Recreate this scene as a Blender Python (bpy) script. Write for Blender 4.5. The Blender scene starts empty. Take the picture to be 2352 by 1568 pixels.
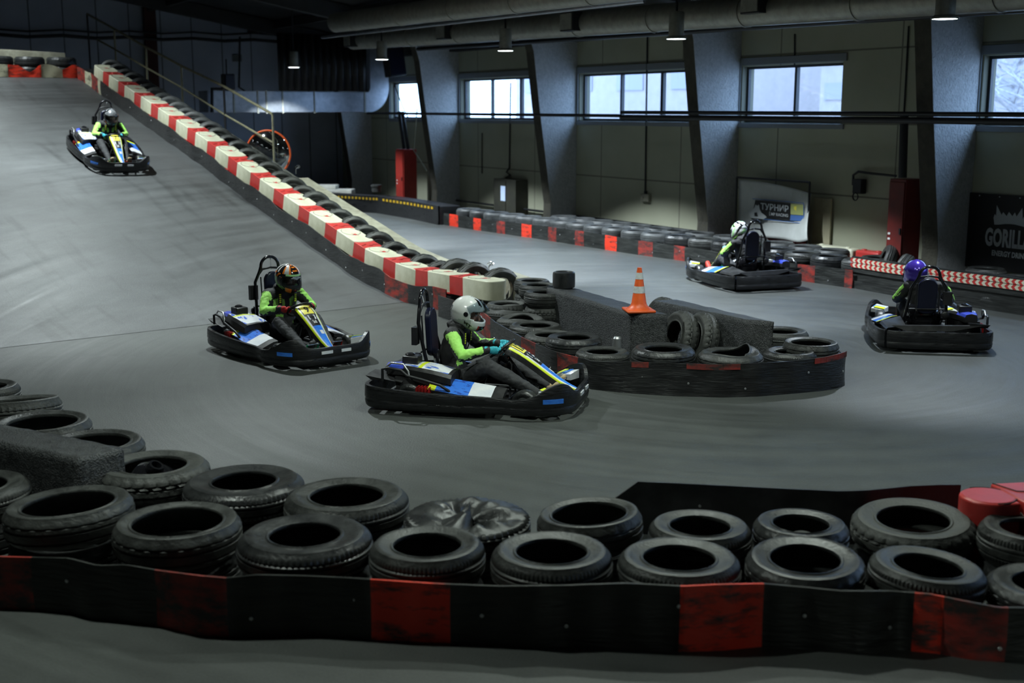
import bpy, bmesh, math, random
from mathutils import Vector, Matrix, noise as mnoise
random.seed(7)
R = math.radians; PI = math.pi
scn = bpy.context.scene; COL = scn.collection
# ------------------------------------------------------------------ camera model (2352x1568 frame)
F = 2780.0; TH = math.atan(529/2780); CT, ST = math.cos(TH), math.sin(TH); H = 2.76
def ray(px, py):
    u = px-1176; v = 784-py
    return (u, F*CT+v*ST, -F*ST+v*CT)
def onz(px, py, z=0.0):
    d = ray(px, py); t = (z-H)/d[2]
    return Vector((d[0]*t, d[1]*t, z))
def atY(px, py, Y):
    d = ray(px, py); t = Y/d[1]
    return Vector((d[0]*t, Y, H+d[2]*t))
class Frame:            # plan frame turned a degrees to the left: s along, l to the right
    def __init__(s, a): s.a = R(a); s.c = math.cos(s.a); s.s = math.sin(s.a)
    def P(f, s, l, z=0.0): return Vector((-f.s*s+f.c*l, f.c*s+f.s*l, z))
    def inv(f, p): return (-p[0]*f.s+p[1]*f.c, p[0]*f.c+p[1]*f.s)
    def onl(f, px, py, l):
        d = ray(px, py); t = l/(d[0]*f.c+d[1]*f.s); return (-d[0]*t*f.s+d[1]*t*f.c, l, H+d[2]*t)
    def ons(f, px, py, s):
        d = ray(px, py); t = s/(-d[0]*f.s+d[1]*f.c); return (s, d[0]*t*f.c+d[1]*t*f.s, H+d[2]*t)
HW = Frame(31); RP = Frame(38)
LW = 16.35                                   # window wall
SB = 38.3                                    # end wall
# ------------------------------------------------------------------ materials
def _nodes(name):
    m = bpy.data.materials.new(name); m.use_nodes = True; nt = m.node_tree
    return m, nt, nt.nodes['Principled BSDF']
def pm(name, col, col2=None, scale=4, rough=.6, metal=0, bump=0, bscale=40, lo=.35, hi=.65, stretch=(1,1,1), detail=6,
       coat=0, spec=.5, rvar=0, emit=None, estr=1, cshift=0):
    m, nt, b = _nodes(name); N = nt.nodes; L = nt.links
    b.inputs['Base Color'].default_value = (*col, 1); b.inputs['Roughness'].default_value = rough
    b.inputs['Metallic'].default_value = metal; b.inputs['Coat Weight'].default_value = coat
    b.inputs['Specular IOR Level'].default_value = spec
    tc = N.new('ShaderNodeTexCoord'); mp = N.new('ShaderNodeMapping'); mp.inputs['Scale'].default_value = stretch
    L.new(tc.outputs['Object'], mp.inputs['Vector'])
    if col2:
        n = N.new('ShaderNodeTexNoise'); n.inputs['Scale'].default_value = scale; n.inputs['Detail'].default_value = detail
        n.inputs['Roughness'].default_value = .65
        r = N.new('ShaderNodeValToRGB'); r.color_ramp.elements[0].position = lo; r.color_ramp.elements[1].position = hi
        r.color_ramp.elements[0].color = (*col, 1); r.color_ramp.elements[1].color = (*col2, 1)
        L.new(mp.outputs[0], n.inputs['Vector']); L.new(n.outputs['Fac'], r.inputs[0]); L.new(r.outputs[0], b.inputs['Base Color'])
        if rvar:
            mr = N.new('ShaderNodeMapRange'); mr.inputs[3].default_value = rough-rvar; mr.inputs[4].default_value = rough+rvar
            mr.inputs[1].default_value = .3; mr.inputs[2].default_value = .7
            L.new(n.outputs['Fac'], mr.inputs[0]); L.new(mr.outputs[0], b.inputs['Roughness'])
    if bump:
        n2 = N.new('ShaderNodeTexNoise'); n2.inputs['Scale'].default_value = bscale; n2.inputs['Detail'].default_value = 5
        bp = N.new('ShaderNodeBump'); bp.inputs['Strength'].default_value = bump; bp.inputs['Distance'].default_value = .02
        L.new(mp.outputs[0], n2.inputs['Vector']); L.new(n2.outputs['Fac'], bp.inputs['Height']); L.new(bp.outputs[0], b.inputs['Normal'])
    if emit:
        b.inputs['Emission Color'].default_value = (*emit, 1); b.inputs['Emission Strength'].default_value = estr
    return m
M = {}
M['tyre'] = pm('tyre_rubber', (.026,.027,.026), (.052,.055,.052), 9, .43, bump=.25, bscale=60, rvar=.14)
M['tyre2'] = pm('tyre_rubber_dusty', (.032,.034,.032), (.07,.073,.068), 7, .55, bump=.25, bscale=60, rvar=.12)
M['tyre3'] = pm('tyre_rubber_glossy', (.018,.019,.02), (.038,.04,.04), 8, .36, bump=.2, bscale=50, rvar=.12)
M['tyre_tan'] = pm('tyre_rubber_dirty', (.05,.05,.04), (.12,.12,.09), 6, .7, bump=.3, bscale=50)
M['belt'] = pm('skirt_rubber', (.012,.013,.012), (.032,.034,.031), 3, .5, bump=.5, bscale=7, stretch=(1,1,6), rvar=.15)
M['belt_gl'] = pm('skirt_rubber_glossy', (.010,.010,.011), (.03,.031,.032), 3, .34, bump=.5, bscale=9, stretch=(1,1,8), rvar=.1)
M['belt_red'] = pm('skirt_red_paint', (.88,.05,.02), (.08,.035,.03), 4, .5, bump=.3, bscale=8, lo=.50, hi=.64, stretch=(1,1,3.2))
M['belt_red2'] = pm('skirt_red_paint_faded', (.36,.035,.025), (.04,.03,.028), 5, .55, bump=.3, bscale=8, lo=.38, hi=.62, stretch=(1,1,2.2))
M['belt_cream'] = pm('skirt_cream_paint', (.5,.48,.34), (.12,.11,.08), 6, .6, lo=.5, hi=.68, stretch=(1,1,2))
M['pl_white'] = pm('plastic_cream', (.66,.65,.5), (.46,.45,.31), 2.2, .42, bump=.05, bscale=20, lo=.45, hi=.72)
M['pl_red'] = pm('plastic_red', (.56,.045,.04), (.40,.035,.03), 2.5, .38, bump=.05, bscale=20, lo=.4, hi=.7)
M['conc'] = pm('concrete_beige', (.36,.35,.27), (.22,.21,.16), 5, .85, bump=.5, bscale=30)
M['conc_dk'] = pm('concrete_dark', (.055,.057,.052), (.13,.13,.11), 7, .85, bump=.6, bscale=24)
M['conc_white'] = pm('concrete_white', (.6,.6,.54), (.45,.45,.4), 5, .8, bump=.2)
M['conc_blk'] = pm('painted_black_concrete', (.028,.030,.032), (.105,.11,.113), 34, .45, bump=.9, bscale=85, lo=.4, hi=.72, rvar=.15)
M['pillar'] = pm('pillar_plaster', (.38,.39,.39), (.48,.49,.49), 14, .85, bump=1.0, bscale=26)
M['steel'] = pm('galvanised_steel', (.48,.50,.54), (.36,.38,.42), 6, .34, metal=.85)
M['duct'] = pm('duct_sheet', (.36,.36,.31), (.26,.26,.22), 8, .42, metal=.4)
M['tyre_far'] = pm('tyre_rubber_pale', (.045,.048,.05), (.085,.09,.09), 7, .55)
M['cabdark'] = pm('cabinet_dark_red', (.17,.014,.010), (.12,.012,.01), 4, .5)
M['pillar_edge'] = pm('pillar_olive_edge', (.075,.07,.05), (.045,.042,.032), 5, .85, bump=.6, bscale=20)  # darker olive tone for the hall-facing faces of the legs
M['oldbox'] = pm('cabinet_olive', (.05,.05,.035), (.035,.035,.028), 4, .6)
M['darkmetal'] = pm('dark_steel', (.02,.021,.024), None, rough=.45, metal=.3)
M['rail'] = pm('rail_paint', (.32,.30,.19), (.2,.19,.13), 9, .5, metal=.2)
M['blk'] = pm('black_plastic', (.012,.012,.013), (.028,.028,.03), 5, .4, bump=.12, bscale=14, rvar=.1)
M['bumper'] = pm('scuffed_bumper_plastic', (.006,.006,.007), (.018,.019,.021), 7, .36, bump=.3, bscale=15, stretch=(1,1,7), rvar=.14)
M['blkgloss'] = pm('gloss_black', (.008,.008,.01), None, rough=.16, coat=.4)
M['navy'] = pm('navy_vinyl', (.008,.010,.028), None, rough=.3)
M['chrome'] = pm('chrome', (.75,.76,.78), None, rough=.16, metal=1)
M['alu'] = pm('alu', (.5,.51,.52), None, rough=.35, metal=.8)
M['blue'] = pm('decal_blue', (.03,.17,.72), (.05,.26,.85), 9, .3, coat=.3, stretch=(1,3,3))
M['violet'] = pm('decal_violet', (.07,.06,.5), (.04,.12,.65), 9, .3, coat=.3)
M['white'] = pm('decal_white', (.78,.79,.8), (.62,.65,.72), 8, .32, coat=.3)
M['scribble'] = pm('decal_white_blue', (.76,.78,.8), (.06,.16,.7), 7, .32, coat=.3, lo=.56, hi=.60, stretch=(1,2.6,1), detail=3)
M['bluescr'] = pm('decal_blue_lined', (.04,.19,.74), (.02,.05,.3), 9, .3, coat=.3, lo=.56, hi=.6, stretch=(1.2,4,1), detail=4)
M['yellow'] = pm('decal_neon_yellow', (.72,.84,.03), None, rough=.35, coat=.2)
M['plate'] = pm('number_plate_yellow', (.86,.76,.10), None, rough=.4)
M['inkk'] = pm('ink_black', (.01,.01,.012), None, rough=.4)
M['inkw'] = pm('ink_white', (.75,.76,.74), None, rough=.5)
M['inkg'] = pm('ink_grey', (.46,.49,.50), None, rough=.5)
M['engine'] = pm('engine_red', (.5,.02,.02), (.2,.01,.01), 12, .4)
M['green_metal'] = pm('pedal_green', (.01,.26,.11), None, rough=.35, metal=.3)
M['suit'] = pm('suit_black', (.012,.012,.013), (.022,.022,.024), 8, .75, bump=.8, bscale=9)
M['pants'] = pm('trousers_charcoal', (.022,.023,.026), (.045,.046,.05), 7, .8, bump=.8, bscale=9)
M['neon'] = pm('suit_neon_green', (.42,.84,.17), (.34,.74,.12), 7, .7, bump=.7, bscale=10)
M['skin'] = pm('skin', (.52,.30,.21), (.45,.25,.17), 20, .5)
M['teal'] = pm('glove_teal', (.04,.46,.56), (.03,.36,.46), 20, .7, bump=.3)
M['gred'] = pm('glove_red', (.66,.03,.03), (.45,.02,.02), 20, .6, bump=.3)
M['gblue'] = pm('glove_light_blue', (.25,.55,.75), None, rough=.7)
M['gwhite'] = pm('glove_grey', (.3,.3,.32), None, rough=.7)
M['shoe'] = pm('shoe_tan', (.42,.32,.18), (.3,.23,.13), 15, .8)
M['shoe_blk'] = pm('shoe_black', (.03,.03,.03), None, rough=.6)
M['shoe_red'] = pm('shoe_red', (.6,.05,.03), None, rough=.6)
M['hwhite'] = pm('helmet_pearl', (.66,.67,.66), None, rough=.18, coat=.6)
M['hgrey'] = pm('helmet_grey', (.40,.43,.43), None, rough=.25, coat=.5)
M['hblack'] = pm('helmet_black', (.012,.012,.014), None, rough=.14, coat=.6)
M['horange'] = pm('helmet_orange', (.85,.22,.02), None, rough=.25, coat=.5)
M['hgreen'] = pm('helmet_green', (.42,.78,.32), None, rough=.3, coat=.4)
M['hpurple'] = pm('helmet_purple', (.07,.035,.40), (.09,.05,.5), 60, .2, metal=.4, coat=.8)
M['hsilver'] = pm('helmet_silver', (.34,.36,.38), (.1,.1,.11), 30, .25, metal=.4, coat=.5)
M['padding'] = pm('helmet_lining', (.02,.02,.022), None, rough=.8)
M['orange'] = pm('cone_orange', (.86,.13,.02), (.72,.10,.02), 8, .42)
M['refl'] = pm('cone_sleeve', (.66,.68,.68), (.45,.47,.47), 25, .4, lo=.45, hi=.7)
M['cabred'] = pm('cabinet_red', (.42,.03,.02), (.32,.025,.018), 4, .5)
M['banner'] = pm('banner_cloth', (.52,.54,.52), (.44,.46,.44), 3, .6, bump=.15, bscale=3)
M['bannerblk'] = pm('banner_black', (.008,.008,.009), None, rough=.55)
M['yelban'] = pm('banner_yellow_green', (.42,.45,.16), None, rough=.6)
M['bluban'] = pm('banner_blue', (.07,.16,.42), None, rough=.6)
M['greenban'] = pm('banner_pale_green', (.35,.45,.4), None, rough=.6)
M['hazyel'] = pm('hazard_yellow', (.75,.48,.02), (.6,.38,.02), 10, .5)
M['winframe'] = pm('window_frame_paint', (.22,.24,.26), None, rough=.5)
M['winmull'] = pm('window_mullion', (.03,.035,.045), None, rough=.5)
M['wallW'] = None
def brick_wall(name, c1, c2, seam, w, h, rough=.8):
    m, nt, b = _nodes(name); N = nt.nodes; L = nt.links
    tc = N.new('ShaderNodeTexCoord'); n = N.new('ShaderNodeTexNoise'); n.inputs['Scale'].default_value = 1.1; n.inputs['Detail'].default_value = 6
    L.new(tc.outputs['Object'], n.inputs['Vector'])
    r = N.new('ShaderNodeValToRGB'); r.color_ramp.elements[0].color = (*c1, 1); r.color_ramp.elements[1].color = (*c2, 1)
    r.color_ramp.elements[0].position = .3; r.color_ramp.elements[1].position = .7
    L.new(n.outputs['Fac'], r.inputs[0])
    uv = N.new('ShaderNodeUVMap')
    br = N.new('ShaderNodeTexBrick'); br.offset = 0; br.inputs['Scale'].default_value = 1
    br.inputs['Brick Width'].default_value = w; br.inputs['Row Height'].default_value = h; br.inputs['Mortar Size'].default_value = .018
    br.inputs['Mortar Smooth'].default_value = .3
    L.new(uv.outputs[0], br.inputs['Vector'])
    mx = N.new('ShaderNodeMix'); mx.data_type = 'RGBA'; mx.inputs['B'].default_value = (*seam, 1)
    L.new(br.outputs['Fac'], mx.inputs['Factor']); L.new(r.outputs[0], mx.inputs['A']); L.new(mx.outputs['Result'], b.inputs['Base Color'])
    b.inputs['Roughness'].default_value = rough
    return m
M['wallW'] = brick_wall('window_wall_paint', (.36,.365,.265), (.42,.425,.315), (.17,.17,.13), 2.9, 1.27)
M['wallB'] = brick_wall('end_wall_panels', (.40,.44,.52), (.50,.54,.62), (.06,.065,.075), .95, 9)
M['wallO'] = pm('plain_wall', (.16,.17,.17), None, rough=.9)
M['ceil'] = pm('ceiling_dark', (.035,.036,.036), (.05,.05,.05), 2, .9)
M['trim'] = pm('trim_dark', (.03,.035,.035), None, rough=.6)
def floor_mat(name, center, k=1, skid=False):
    m, nt, b = _nodes(name); N = nt.nodes; L = nt.links
    def math_(op, a=None, c=None, v=None):
        n = N.new('ShaderNodeMath'); n.operation = op
        for i, x in enumerate((a, c)):
            if x is None: continue
            if isinstance(x, (int, float)): n.inputs[i].default_value = x
            else: L.new(x, n.inputs[i])
        return n.outputs[0]
    def noise(vec, sc, det=6, ro=.6):
        n = N.new('ShaderNodeTexNoise'); n.inputs['Scale'].default_value = sc; n.inputs['Detail'].default_value = det; n.inputs['Roughness'].default_value = ro
        L.new(vec, n.inputs['Vector']); return n.outputs['Fac']
    def mrange(x, a, c, d, e):
        n = N.new('ShaderNodeMapRange'); L.new(x, n.inputs[0])
        for i, v in enumerate((a, c, d, e)): n.inputs[i+1].default_value = v
        return n.outputs[0]
    geo = N.new('ShaderNodeNewGeometry'); pos = geo.outputs['Position']
    sub = N.new('ShaderNodeVectorMath'); sub.operation = 'SUBTRACT'; sub.inputs[1].default_value = center; L.new(pos, sub.inputs[0])
    sep = N.new('ShaderNodeSeparateXYZ'); L.new(sub.outputs[0], sep.inputs[0])
    r2 = math_('SQRT', math_('ADD', math_('MULTIPLY', sep.outputs[0], sep.outputs[0]), math_('MULTIPLY', sep.outputs[1], sep.outputs[1])))
    ang = math_('ARCTAN2', sep.outputs[1], sep.outputs[0])
    comb = N.new('ShaderNodeCombineXYZ'); L.new(math_('MULTIPLY', r2, 3.2), comb.inputs[0]); L.new(math_('MULTIPLY', ang, .9), comb.inputs[1])
    arcs = noise(comb.outputs[0], 1.5, 8, .7)
    comb2 = N.new('ShaderNodeCombineXYZ'); L.new(math_('MULTIPLY', r2, 9), comb2.inputs[0]); L.new(math_('MULTIPLY', ang, 2.4), comb2.inputs[1])
    scr = noise(comb2.outputs[0], 1.3, 4, .6)
    big = noise(pos, .35, 5, .6); fine = noise(pos, 60, 3, .7); mid = noise(pos, 2.6, 6, .65)
    v = math_('ADD', mrange(arcs, .3, .7, .82, 1.12), mrange(big, .3, .7, -.22, .22))
    v = math_('ADD', v, mrange(mid, .3, .7, -.12, .14)); v = math_('ADD', v, mrange(fine, .3, .7, -.2, .2))
    v = math_('ADD', v, mrange(scr, .68, .8, 0, .55))
    if skid:      # rubber marks laid down along the driving direction of the ramp
        rm = N.new('ShaderNodeVectorRotate'); rm.rotation_type = 'Z_AXIS'; rm.inputs['Angle'].default_value = -RP.a; L.new(pos, rm.inputs['Vector'])
        mp = N.new('ShaderNodeMapping'); mp.inputs['Scale'].default_value = (3.6, .42, 0); L.new(rm.outputs[0], mp.inputs['Vector'])
        sk = noise(mp.outputs[0], 1.0, 3, .5); v = math_('ADD', v, mrange(sk, .56, .72, 0, -.42))
        mp = N.new('ShaderNodeMapping'); mp.inputs['Scale'].default_value = (.5, 1.6, 0); L.new(rm.outputs[0], mp.inputs['Vector'])
        v = math_('ADD', v, mrange(noise(mp.outputs[0], 1.0, 6, .7), .35, .7, -.14, .2))
    mx = N.new('ShaderNodeMix'); mx.data_type = 'RGBA'
    mx.inputs['A'].default_value = (.0, .0, .0, 1); mx.inputs['B'].default_value = ((.056 if not skid else .058)*k, .061*k, (.058 if not skid else .063)*k, 1); mx.clamp_factor = False
    L.new(v, mx.inputs['Factor']); L.new(mx.outputs['Result'], b.inputs['Base Color'])
    L.new(mrange(arcs, .3, .7, .46, .66), b.inputs['Roughness'])
    bp = N.new('ShaderNodeBump'); bp.inputs['Strength'].default_value = .35; bp.inputs['Distance'].default_value = .01
    L.new(fine, bp.inputs['Height']); L.new(bp.outputs[0], b.inputs['Normal'])
    return m
M['floor'] = floor_mat('track_asphalt', (2.6, 13.6, 0))
M['ramp'] = floor_mat('ramp_asphalt', (2.6, 13.6, 0), 1.15, True)
def glass_mat(name, tint=(1,1,1), refl=.06, rough=.02):
    m = bpy.data.materials.new(name); m.use_nodes = True; nt = m.node_tree; N = nt.nodes; L = nt.links
    N.remove(N['Principled BSDF']); t = N.new('ShaderNodeBsdfTransparent'); t.inputs[0].default_value = (*tint, 1)
    g = N.new('ShaderNodeBsdfGlossy'); g.inputs['Roughness'].default_value = rough
    mx = N.new('ShaderNodeMixShader'); mx.inputs[0].default_value = refl; L.new(t.outputs[0], mx.inputs[1]); L.new(g.outputs[0], mx.inputs[2])
    L.new(mx.outputs[0], N['Material Output'].inputs[0]); return m
M['glass'] = glass_mat('window_glass', (.93,.96,1))
M['visor'] = glass_mat('visor_clear', (.72,.76,.78))
M['visor_dark'] = glass_mat('visor_smoke', (.25,.27,.3))
M['lampglow'] = pm('lamp_glow', (.9,.95,1), None, rough=.5, emit=(.85,.95,1), estr=14)
# ------------------------------------------------------------------ mesh building
class MB:
    def __init__(s): s.v = []; s.f = []; s.m = []
    def add(s, vs, fs, mi=0):
        o = len(s.v); s.v += [tuple(x) for x in vs]; s.f += [tuple(i+o for i in f) for f in fs]
        s.m += (mi if isinstance(mi, list) else [mi]*len(fs)); return s
    def box(s, c, d, rot=0, mi=0, mat=None, taper=1):
        x, y, z = d[0]/2, d[1]/2, d[2]/2; vs = []
        for k, zz in ((1, -z), (taper, z)):
            for a, b in ((-x,-y),(x,-y),(x,y),(-x,y)): vs.append(Vector((a*k, b*k, zz)))
        mm = mat if mat is not None else Matrix.Rotation(rot, 3, 'Z')
        vs = [Vector(c)+mm@v for v in vs]
        return s.add(vs, [(0,3,2,1),(4,5,6,7),(0,1,5,4),(1,2,6,5),(2,3,7,6),(3,0,4,7)], mi)
    def hexa(s, bot, top, mi=0):
        n = len(bot); vs = list(bot)+list(top)
        fs = [tuple(reversed(range(n))), tuple(range(n, 2*n))]+[(i, (i+1) % n, n+(i+1) % n, n+i) for i in range(n)]
        return s.add(vs, fs, mi)
    def tube(s, pts, r, n=10, closed=False, mi=0, caps=True, up=None, r2=None):
        pts = [Vector(p) for p in pts]; N = len(pts); rr = r if isinstance(r, (list, tuple)) else [r]*N
        vs = []; prev = None
        for i, p in enumerate(pts):
            a = pts[(i-1) % N] if (closed or i > 0) else p; b = pts[(i+1) % N] if (closed or i < N-1) else p
            t = (b-a).normalized()
            if prev is None:
                ref = Vector((0,0,1)) if abs(t.z) < .9 else Vector((1,0,0))
                if up: ref = Vector(up)
                u = (ref-t*ref.dot(t)).normalized()
            else: u = (prev-t*prev.dot(t)).normalized()
            prev = u; w = t.cross(u)
            q = rr[i]; qx, qy = (q if isinstance(q, tuple) else (q, q))
            for k in range(n):
                an = 2*PI*k/n; vs.append(p+u*math.cos(an)*qx+w*math.sin(an)*qy)
        fs = []
        for i in range(N if closed else N-1):
            j = (i+1) % N
            for k in range(n): fs.append((i*n+k, i*n+(k+1) % n, j*n+(k+1) % n, j*n+k))
        if caps and not closed: fs += [tuple(reversed(range(n))), tuple((N-1)*n+k for k in range(n))]
        return s.add(vs, fs, mi)
    def limb(s, pts, rs, n=16, up=None):      # round-ended closed tube for bodies
        pts = [Vector(p) for p in pts]; rs = [q if isinstance(q, tuple) else (q, q) for q in rs]
        d0 = (pts[0]-pts[1]).normalized(); d1 = (pts[-1]-pts[-2]).normalized(); P = []; Q = []
        for a in (80, 60, 40, 20): 
            m = min(rs[0]); P.append(pts[0]+d0*m*math.sin(R(a))); Q.append((rs[0][0]*math.cos(R(a)), rs[0][1]*math.cos(R(a))))
        P += pts; Q += rs
        for a in (20, 40, 60, 80):
            m = min(rs[-1]); P.append(pts[-1]+d1*m*math.sin(R(a))); Q.append((rs[-1][0]*math.cos(R(a)), rs[-1][1]*math.cos(R(a))))
        return s.tube(P, Q, n, up=up)
    def lathe(s, prof, n=32, c=(0,0,0), closed=False, mi=0, axis='Z', caps=False):
        vs = []
        for k in range(n):
            a = 2*PI*k/n
            for r, z in prof:
                p = (r*math.cos(a), r*math.sin(a), z)
                if axis == 'Y': p = (r*math.cos(a), z, r*math.sin(a))
                if axis == 'X': p = (z, r*math.cos(a), r*math.sin(a))
                vs.append((p[0]+c[0], p[1]+c[1], p[2]+c[2]))
        m = len(prof); fs = []; ms = []
        for k in range(n):
            j = (k+1) % n
            for i in range(m if closed else m-1):
                i2 = (i+1) % m; fs.append((k*m+i, j*m+i, j*m+i2, k*m+i2)); ms.append(mi[i] if isinstance(mi, list) else mi)
        if caps:
            fs.append(tuple(k*m for k in range(n))); fs.append(tuple(k*m+m-1 for k in reversed(range(n)))); ms += [ms[0], ms[0]]
        return s.add(vs, fs, ms)
    def sphere(s, c, r, n=20, m=12, mi=0):
        r = r if isinstance(r, tuple) else (r, r, r)
        prof = [(math.cos(-PI/2+PI*i/m), math.sin(-PI/2+PI*i/m)) for i in range(1, m)]
        vs = [(c[0]+r[0]*p[0]*math.cos(2*PI*k/n), c[1]+r[1]*p[0]*math.sin(2*PI*k/n), c[2]+r[2]*p[1]) for p in prof for k in range(n)]
        fs = [(i*n+k, i*n+(k+1) % n, (i+1)*n+(k+1) % n, (i+1)*n+k) for i in range(m-2) for k in range(n)]
        vs += [(c[0], c[1], c[2]-r[2]), (c[0], c[1], c[2]+r[2])]; b = n*(m-1)
        fs += [(b, (k+1) % n, k) for k in range(n)]+[((m-2)*n+k, (m-2)*n+(k+1) % n, b+1) for k in range(n)]
        return s.add(vs, fs, mi)
    def mesh(s, name, mats, smooth=None, uv=None):
        me = bpy.data.meshes.new(name); me.from_pydata(s.v, [], s.f)
        for m in (mats if isinstance(mats, (list, tuple)) else [mats]): me.materials.append(M[m] if isinstance(m, str) else m)
        me.polygons.foreach_set('material_index', s.m)
        bm = bmesh.new(); bm.from_mesh(me); bmesh.ops.recalc_face_normals(bm, faces=bm.faces)
        if smooth is not None:
            for f in bm.faces: f.smooth = True
            ca = math.cos(R(smooth))
            for e in bm.edges:
                if len(e.link_faces) == 2 and e.link_faces[0].normal.dot(e.link_faces[1].normal) < ca: e.smooth = False
        bm.to_mesh(me); bm.free(); me.update()
        return me
    def build(s, name, mats, parent=None, smooth=35, bevel=0, seg=2, loc=None, rot=None):
        o = bpy.data.objects.new(name, s.mesh(name, mats, smooth)); COL.objects.link(o)
        if parent: o.parent = parent
        if loc is not None: o.location = loc
        if rot is not None: o.rotation_euler = rot
        if bevel:
            b = o.modifiers.new('bevel', 'BEVEL'); b.width = bevel; b.segments = seg; b.limit_method = 'ANGLE'; b.angle_limit = R(40)
        return o
def empty(name, loc=(0,0,0), rz=0, label=None, cat=None, group=None, mat=None):
    o = bpy.data.objects.new(name, None); COL.objects.link(o); o.empty_display_size = .2
    if mat is not None: o.matrix_world = mat
    else: o.location = loc; o.rotation_euler = (0, 0, rz)
    if label: tag(o, label, cat, group)
    return o
def tag(o, label, cat, group=None):
    o['label'] = label; o['category'] = cat
    if group: o['group'] = group
    return o
def struct(o, label=None, cat=None):
    o['kind'] = 'structure'
    if label: o['label'] = label; o['category'] = cat or o.name.split('_')[0]
    return o
def origin(o, p):          # move the mesh origin to p
    o.data.transform(Matrix.Translation(-Vector(p))); o.location = Vector(p); return o
def text_mb(body, size=1.0, bold=0.0, sx=1.0, align='CENTER', space=1.0, res=3):
    cu = bpy.data.curves.new('t', 'FONT'); cu.body = body; cu.size = size; cu.align_x = align; cu.align_y = 'CENTER'
    cu.offset = bold; cu.space_character = space; cu.resolution_u = res
    ob = bpy.data.objects.new('t', cu); COL.objects.link(ob)
    bpy.context.view_layer.update(); dg = bpy.context.evaluated_depsgraph_get()
    me = bpy.data.meshes.new_from_object(ob.evaluated_get(dg)); mb = MB()
    mb.add([(v.co.x*sx, v.co.y, 0) for v in me.vertices], [tuple(p.vertices) for p in me.polygons])
    bpy.data.objects.remove(ob); bpy.data.curves.remove(cu); bpy.data.meshes.remove(me)
    return mb
def xform(mb, fn): mb.v = [tuple(fn(Vector(v))) for v in mb.v]; return mb
def ordn(i): return ['first','second','third','fourth','fifth','sixth','seventh','eighth','ninth','tenth','eleventh','twelfth','thirteenth','fourteenth','fifteenth','sixteenth','seventeenth','eighteenth','nineteenth','twentieth','twenty-first','twenty-second','twenty-third','twenty-fourth','twenty-fifth','twenty-sixth','twenty-seventh','twenty-eighth','twenty-ninth','thirtieth','thirty-first','thirty-second','thirty-third','thirty-fourth','thirty-fifth','thirty-sixth','thirty-seventh','thirty-eighth','thirty-ninth','fortieth'][i]
def lerp(a, b, t): return a+(b-a)*t
def interp(pts, x):
    if x <= pts[0][0]: 
        a, b = pts[0], pts[1]
    elif x >= pts[-1][0]: a, b = pts[-2], pts[-1]
    else:
        for a, b in zip(pts, pts[1:]):
            if a[0] <= x <= b[0]: break
    return lerp(a[1], b[1], (x-a[0])/(b[0]-a[0]))
LAMP1=2900.0; WORLD=7.0
MAINL=[(.5,10.8,5.4,650,114),(-3.5,16,5.6,2000,118),(-2.2,20.0,5.6,850,110),(-8.0,21.2,6.3,2900,120),(-2.6,6.8,5.2,620,118),(2.2,9.0,5.0,520,118),(-11.7,26.4,6.2,800,126),(5.0,10.5,5.3,260,110),(3.6,-2.5,4.4,4200,130)]
# ================================================================== THE HALL
def quadmesh(name, mats, quads, uvs, parent=None, mi=None):
    mb = MB()
    for i, q in enumerate(quads): mb.add(q, [(0,1,2,3)], mi[i] if mi else 0)
    me = bpy.data.meshes.new(name); me.from_pydata(mb.v, [], mb.f)
    for m in mats: me.materials.append(M[m])
    me.polygons.foreach_set('material_index', mb.m)
    uv = me.uv_layers.new(name='UVMap'); k = 0
    for u in uvs:
        for c in u: uv.data[k].uv = c; k += 1
    o = bpy.data.objects.new(name, me); COL.objects.link(o)
    if parent: o.parent = parent
    return o
# floor
fl = MB(); g = [HW.P(-9,-14.5), HW.P(-9,17.2), HW.P(39,17.2), HW.P(39,-14.5)]
fl.hexa([p+Vector((0,0,-.3)) for p in g], g); struct(fl.build('floor', 'floor', smooth=None))
# window wall with openings, 0.3 thick
WZ0, WZ1 = 2.54, 3.61
WIN = [(-6,-2),(-1,3.2),(4,7.8),(9.2,12.85),(15.82,18.45),(19.45,24.12),(25.2,29.95),(30.95,34.45)]
def zroof(l): return 4.95+(16.35-l)*.166 if l > 1 else 4.95+15.35*.166-(1-l)*.166
quads = []; uvs = []
def wq(s0, z0, s1, z1):
    quads.append([HW.P(s0,LW,z0), HW.P(s1,LW,z0), HW.P(s1,LW,z1), HW.P(s0,LW,z1)]); uvs.append([(s0,z0),(s1,z0),(s1,z1),(s0,z1)])
wq(-9, -.2, 39, WZ0); wq(-9, WZ1, 39, 5.1); e = -9
for a, b in WIN: wq(e, WZ0, a, WZ1); e = b
wq(e, WZ0, 39, WZ1)
for a, b in WIN:
    for (p, q) in (((a,WZ0),(b,WZ0)), ((b,WZ0),(b,WZ1)), ((b,WZ1),(a,WZ1)), ((a,WZ1),(a,WZ0))):
        quads.append([HW.P(p[0],LW,p[1]), HW.P(q[0],LW,q[1]), HW.P(q[0],LW+.3,q[1]), HW.P(p[0],LW+.3,p[1])]); uvs.append([(p[0],p[1])]*4)
o = quadmesh('wall_right', ['wallW'], quads, uvs); struct(o)
ow = MB(); ow.hexa([HW.P(-9,LW+.3,-.2), HW.P(39,LW+.3,-.2), HW.P(39,LW+.36,-.2), HW.P(-9,LW+.36,-.2)], [HW.P(-9,LW+.3,WZ0), HW.P(39,LW+.3,WZ0), HW.P(39,LW+.36,WZ0), HW.P(-9,LW+.36,WZ0)])
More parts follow.
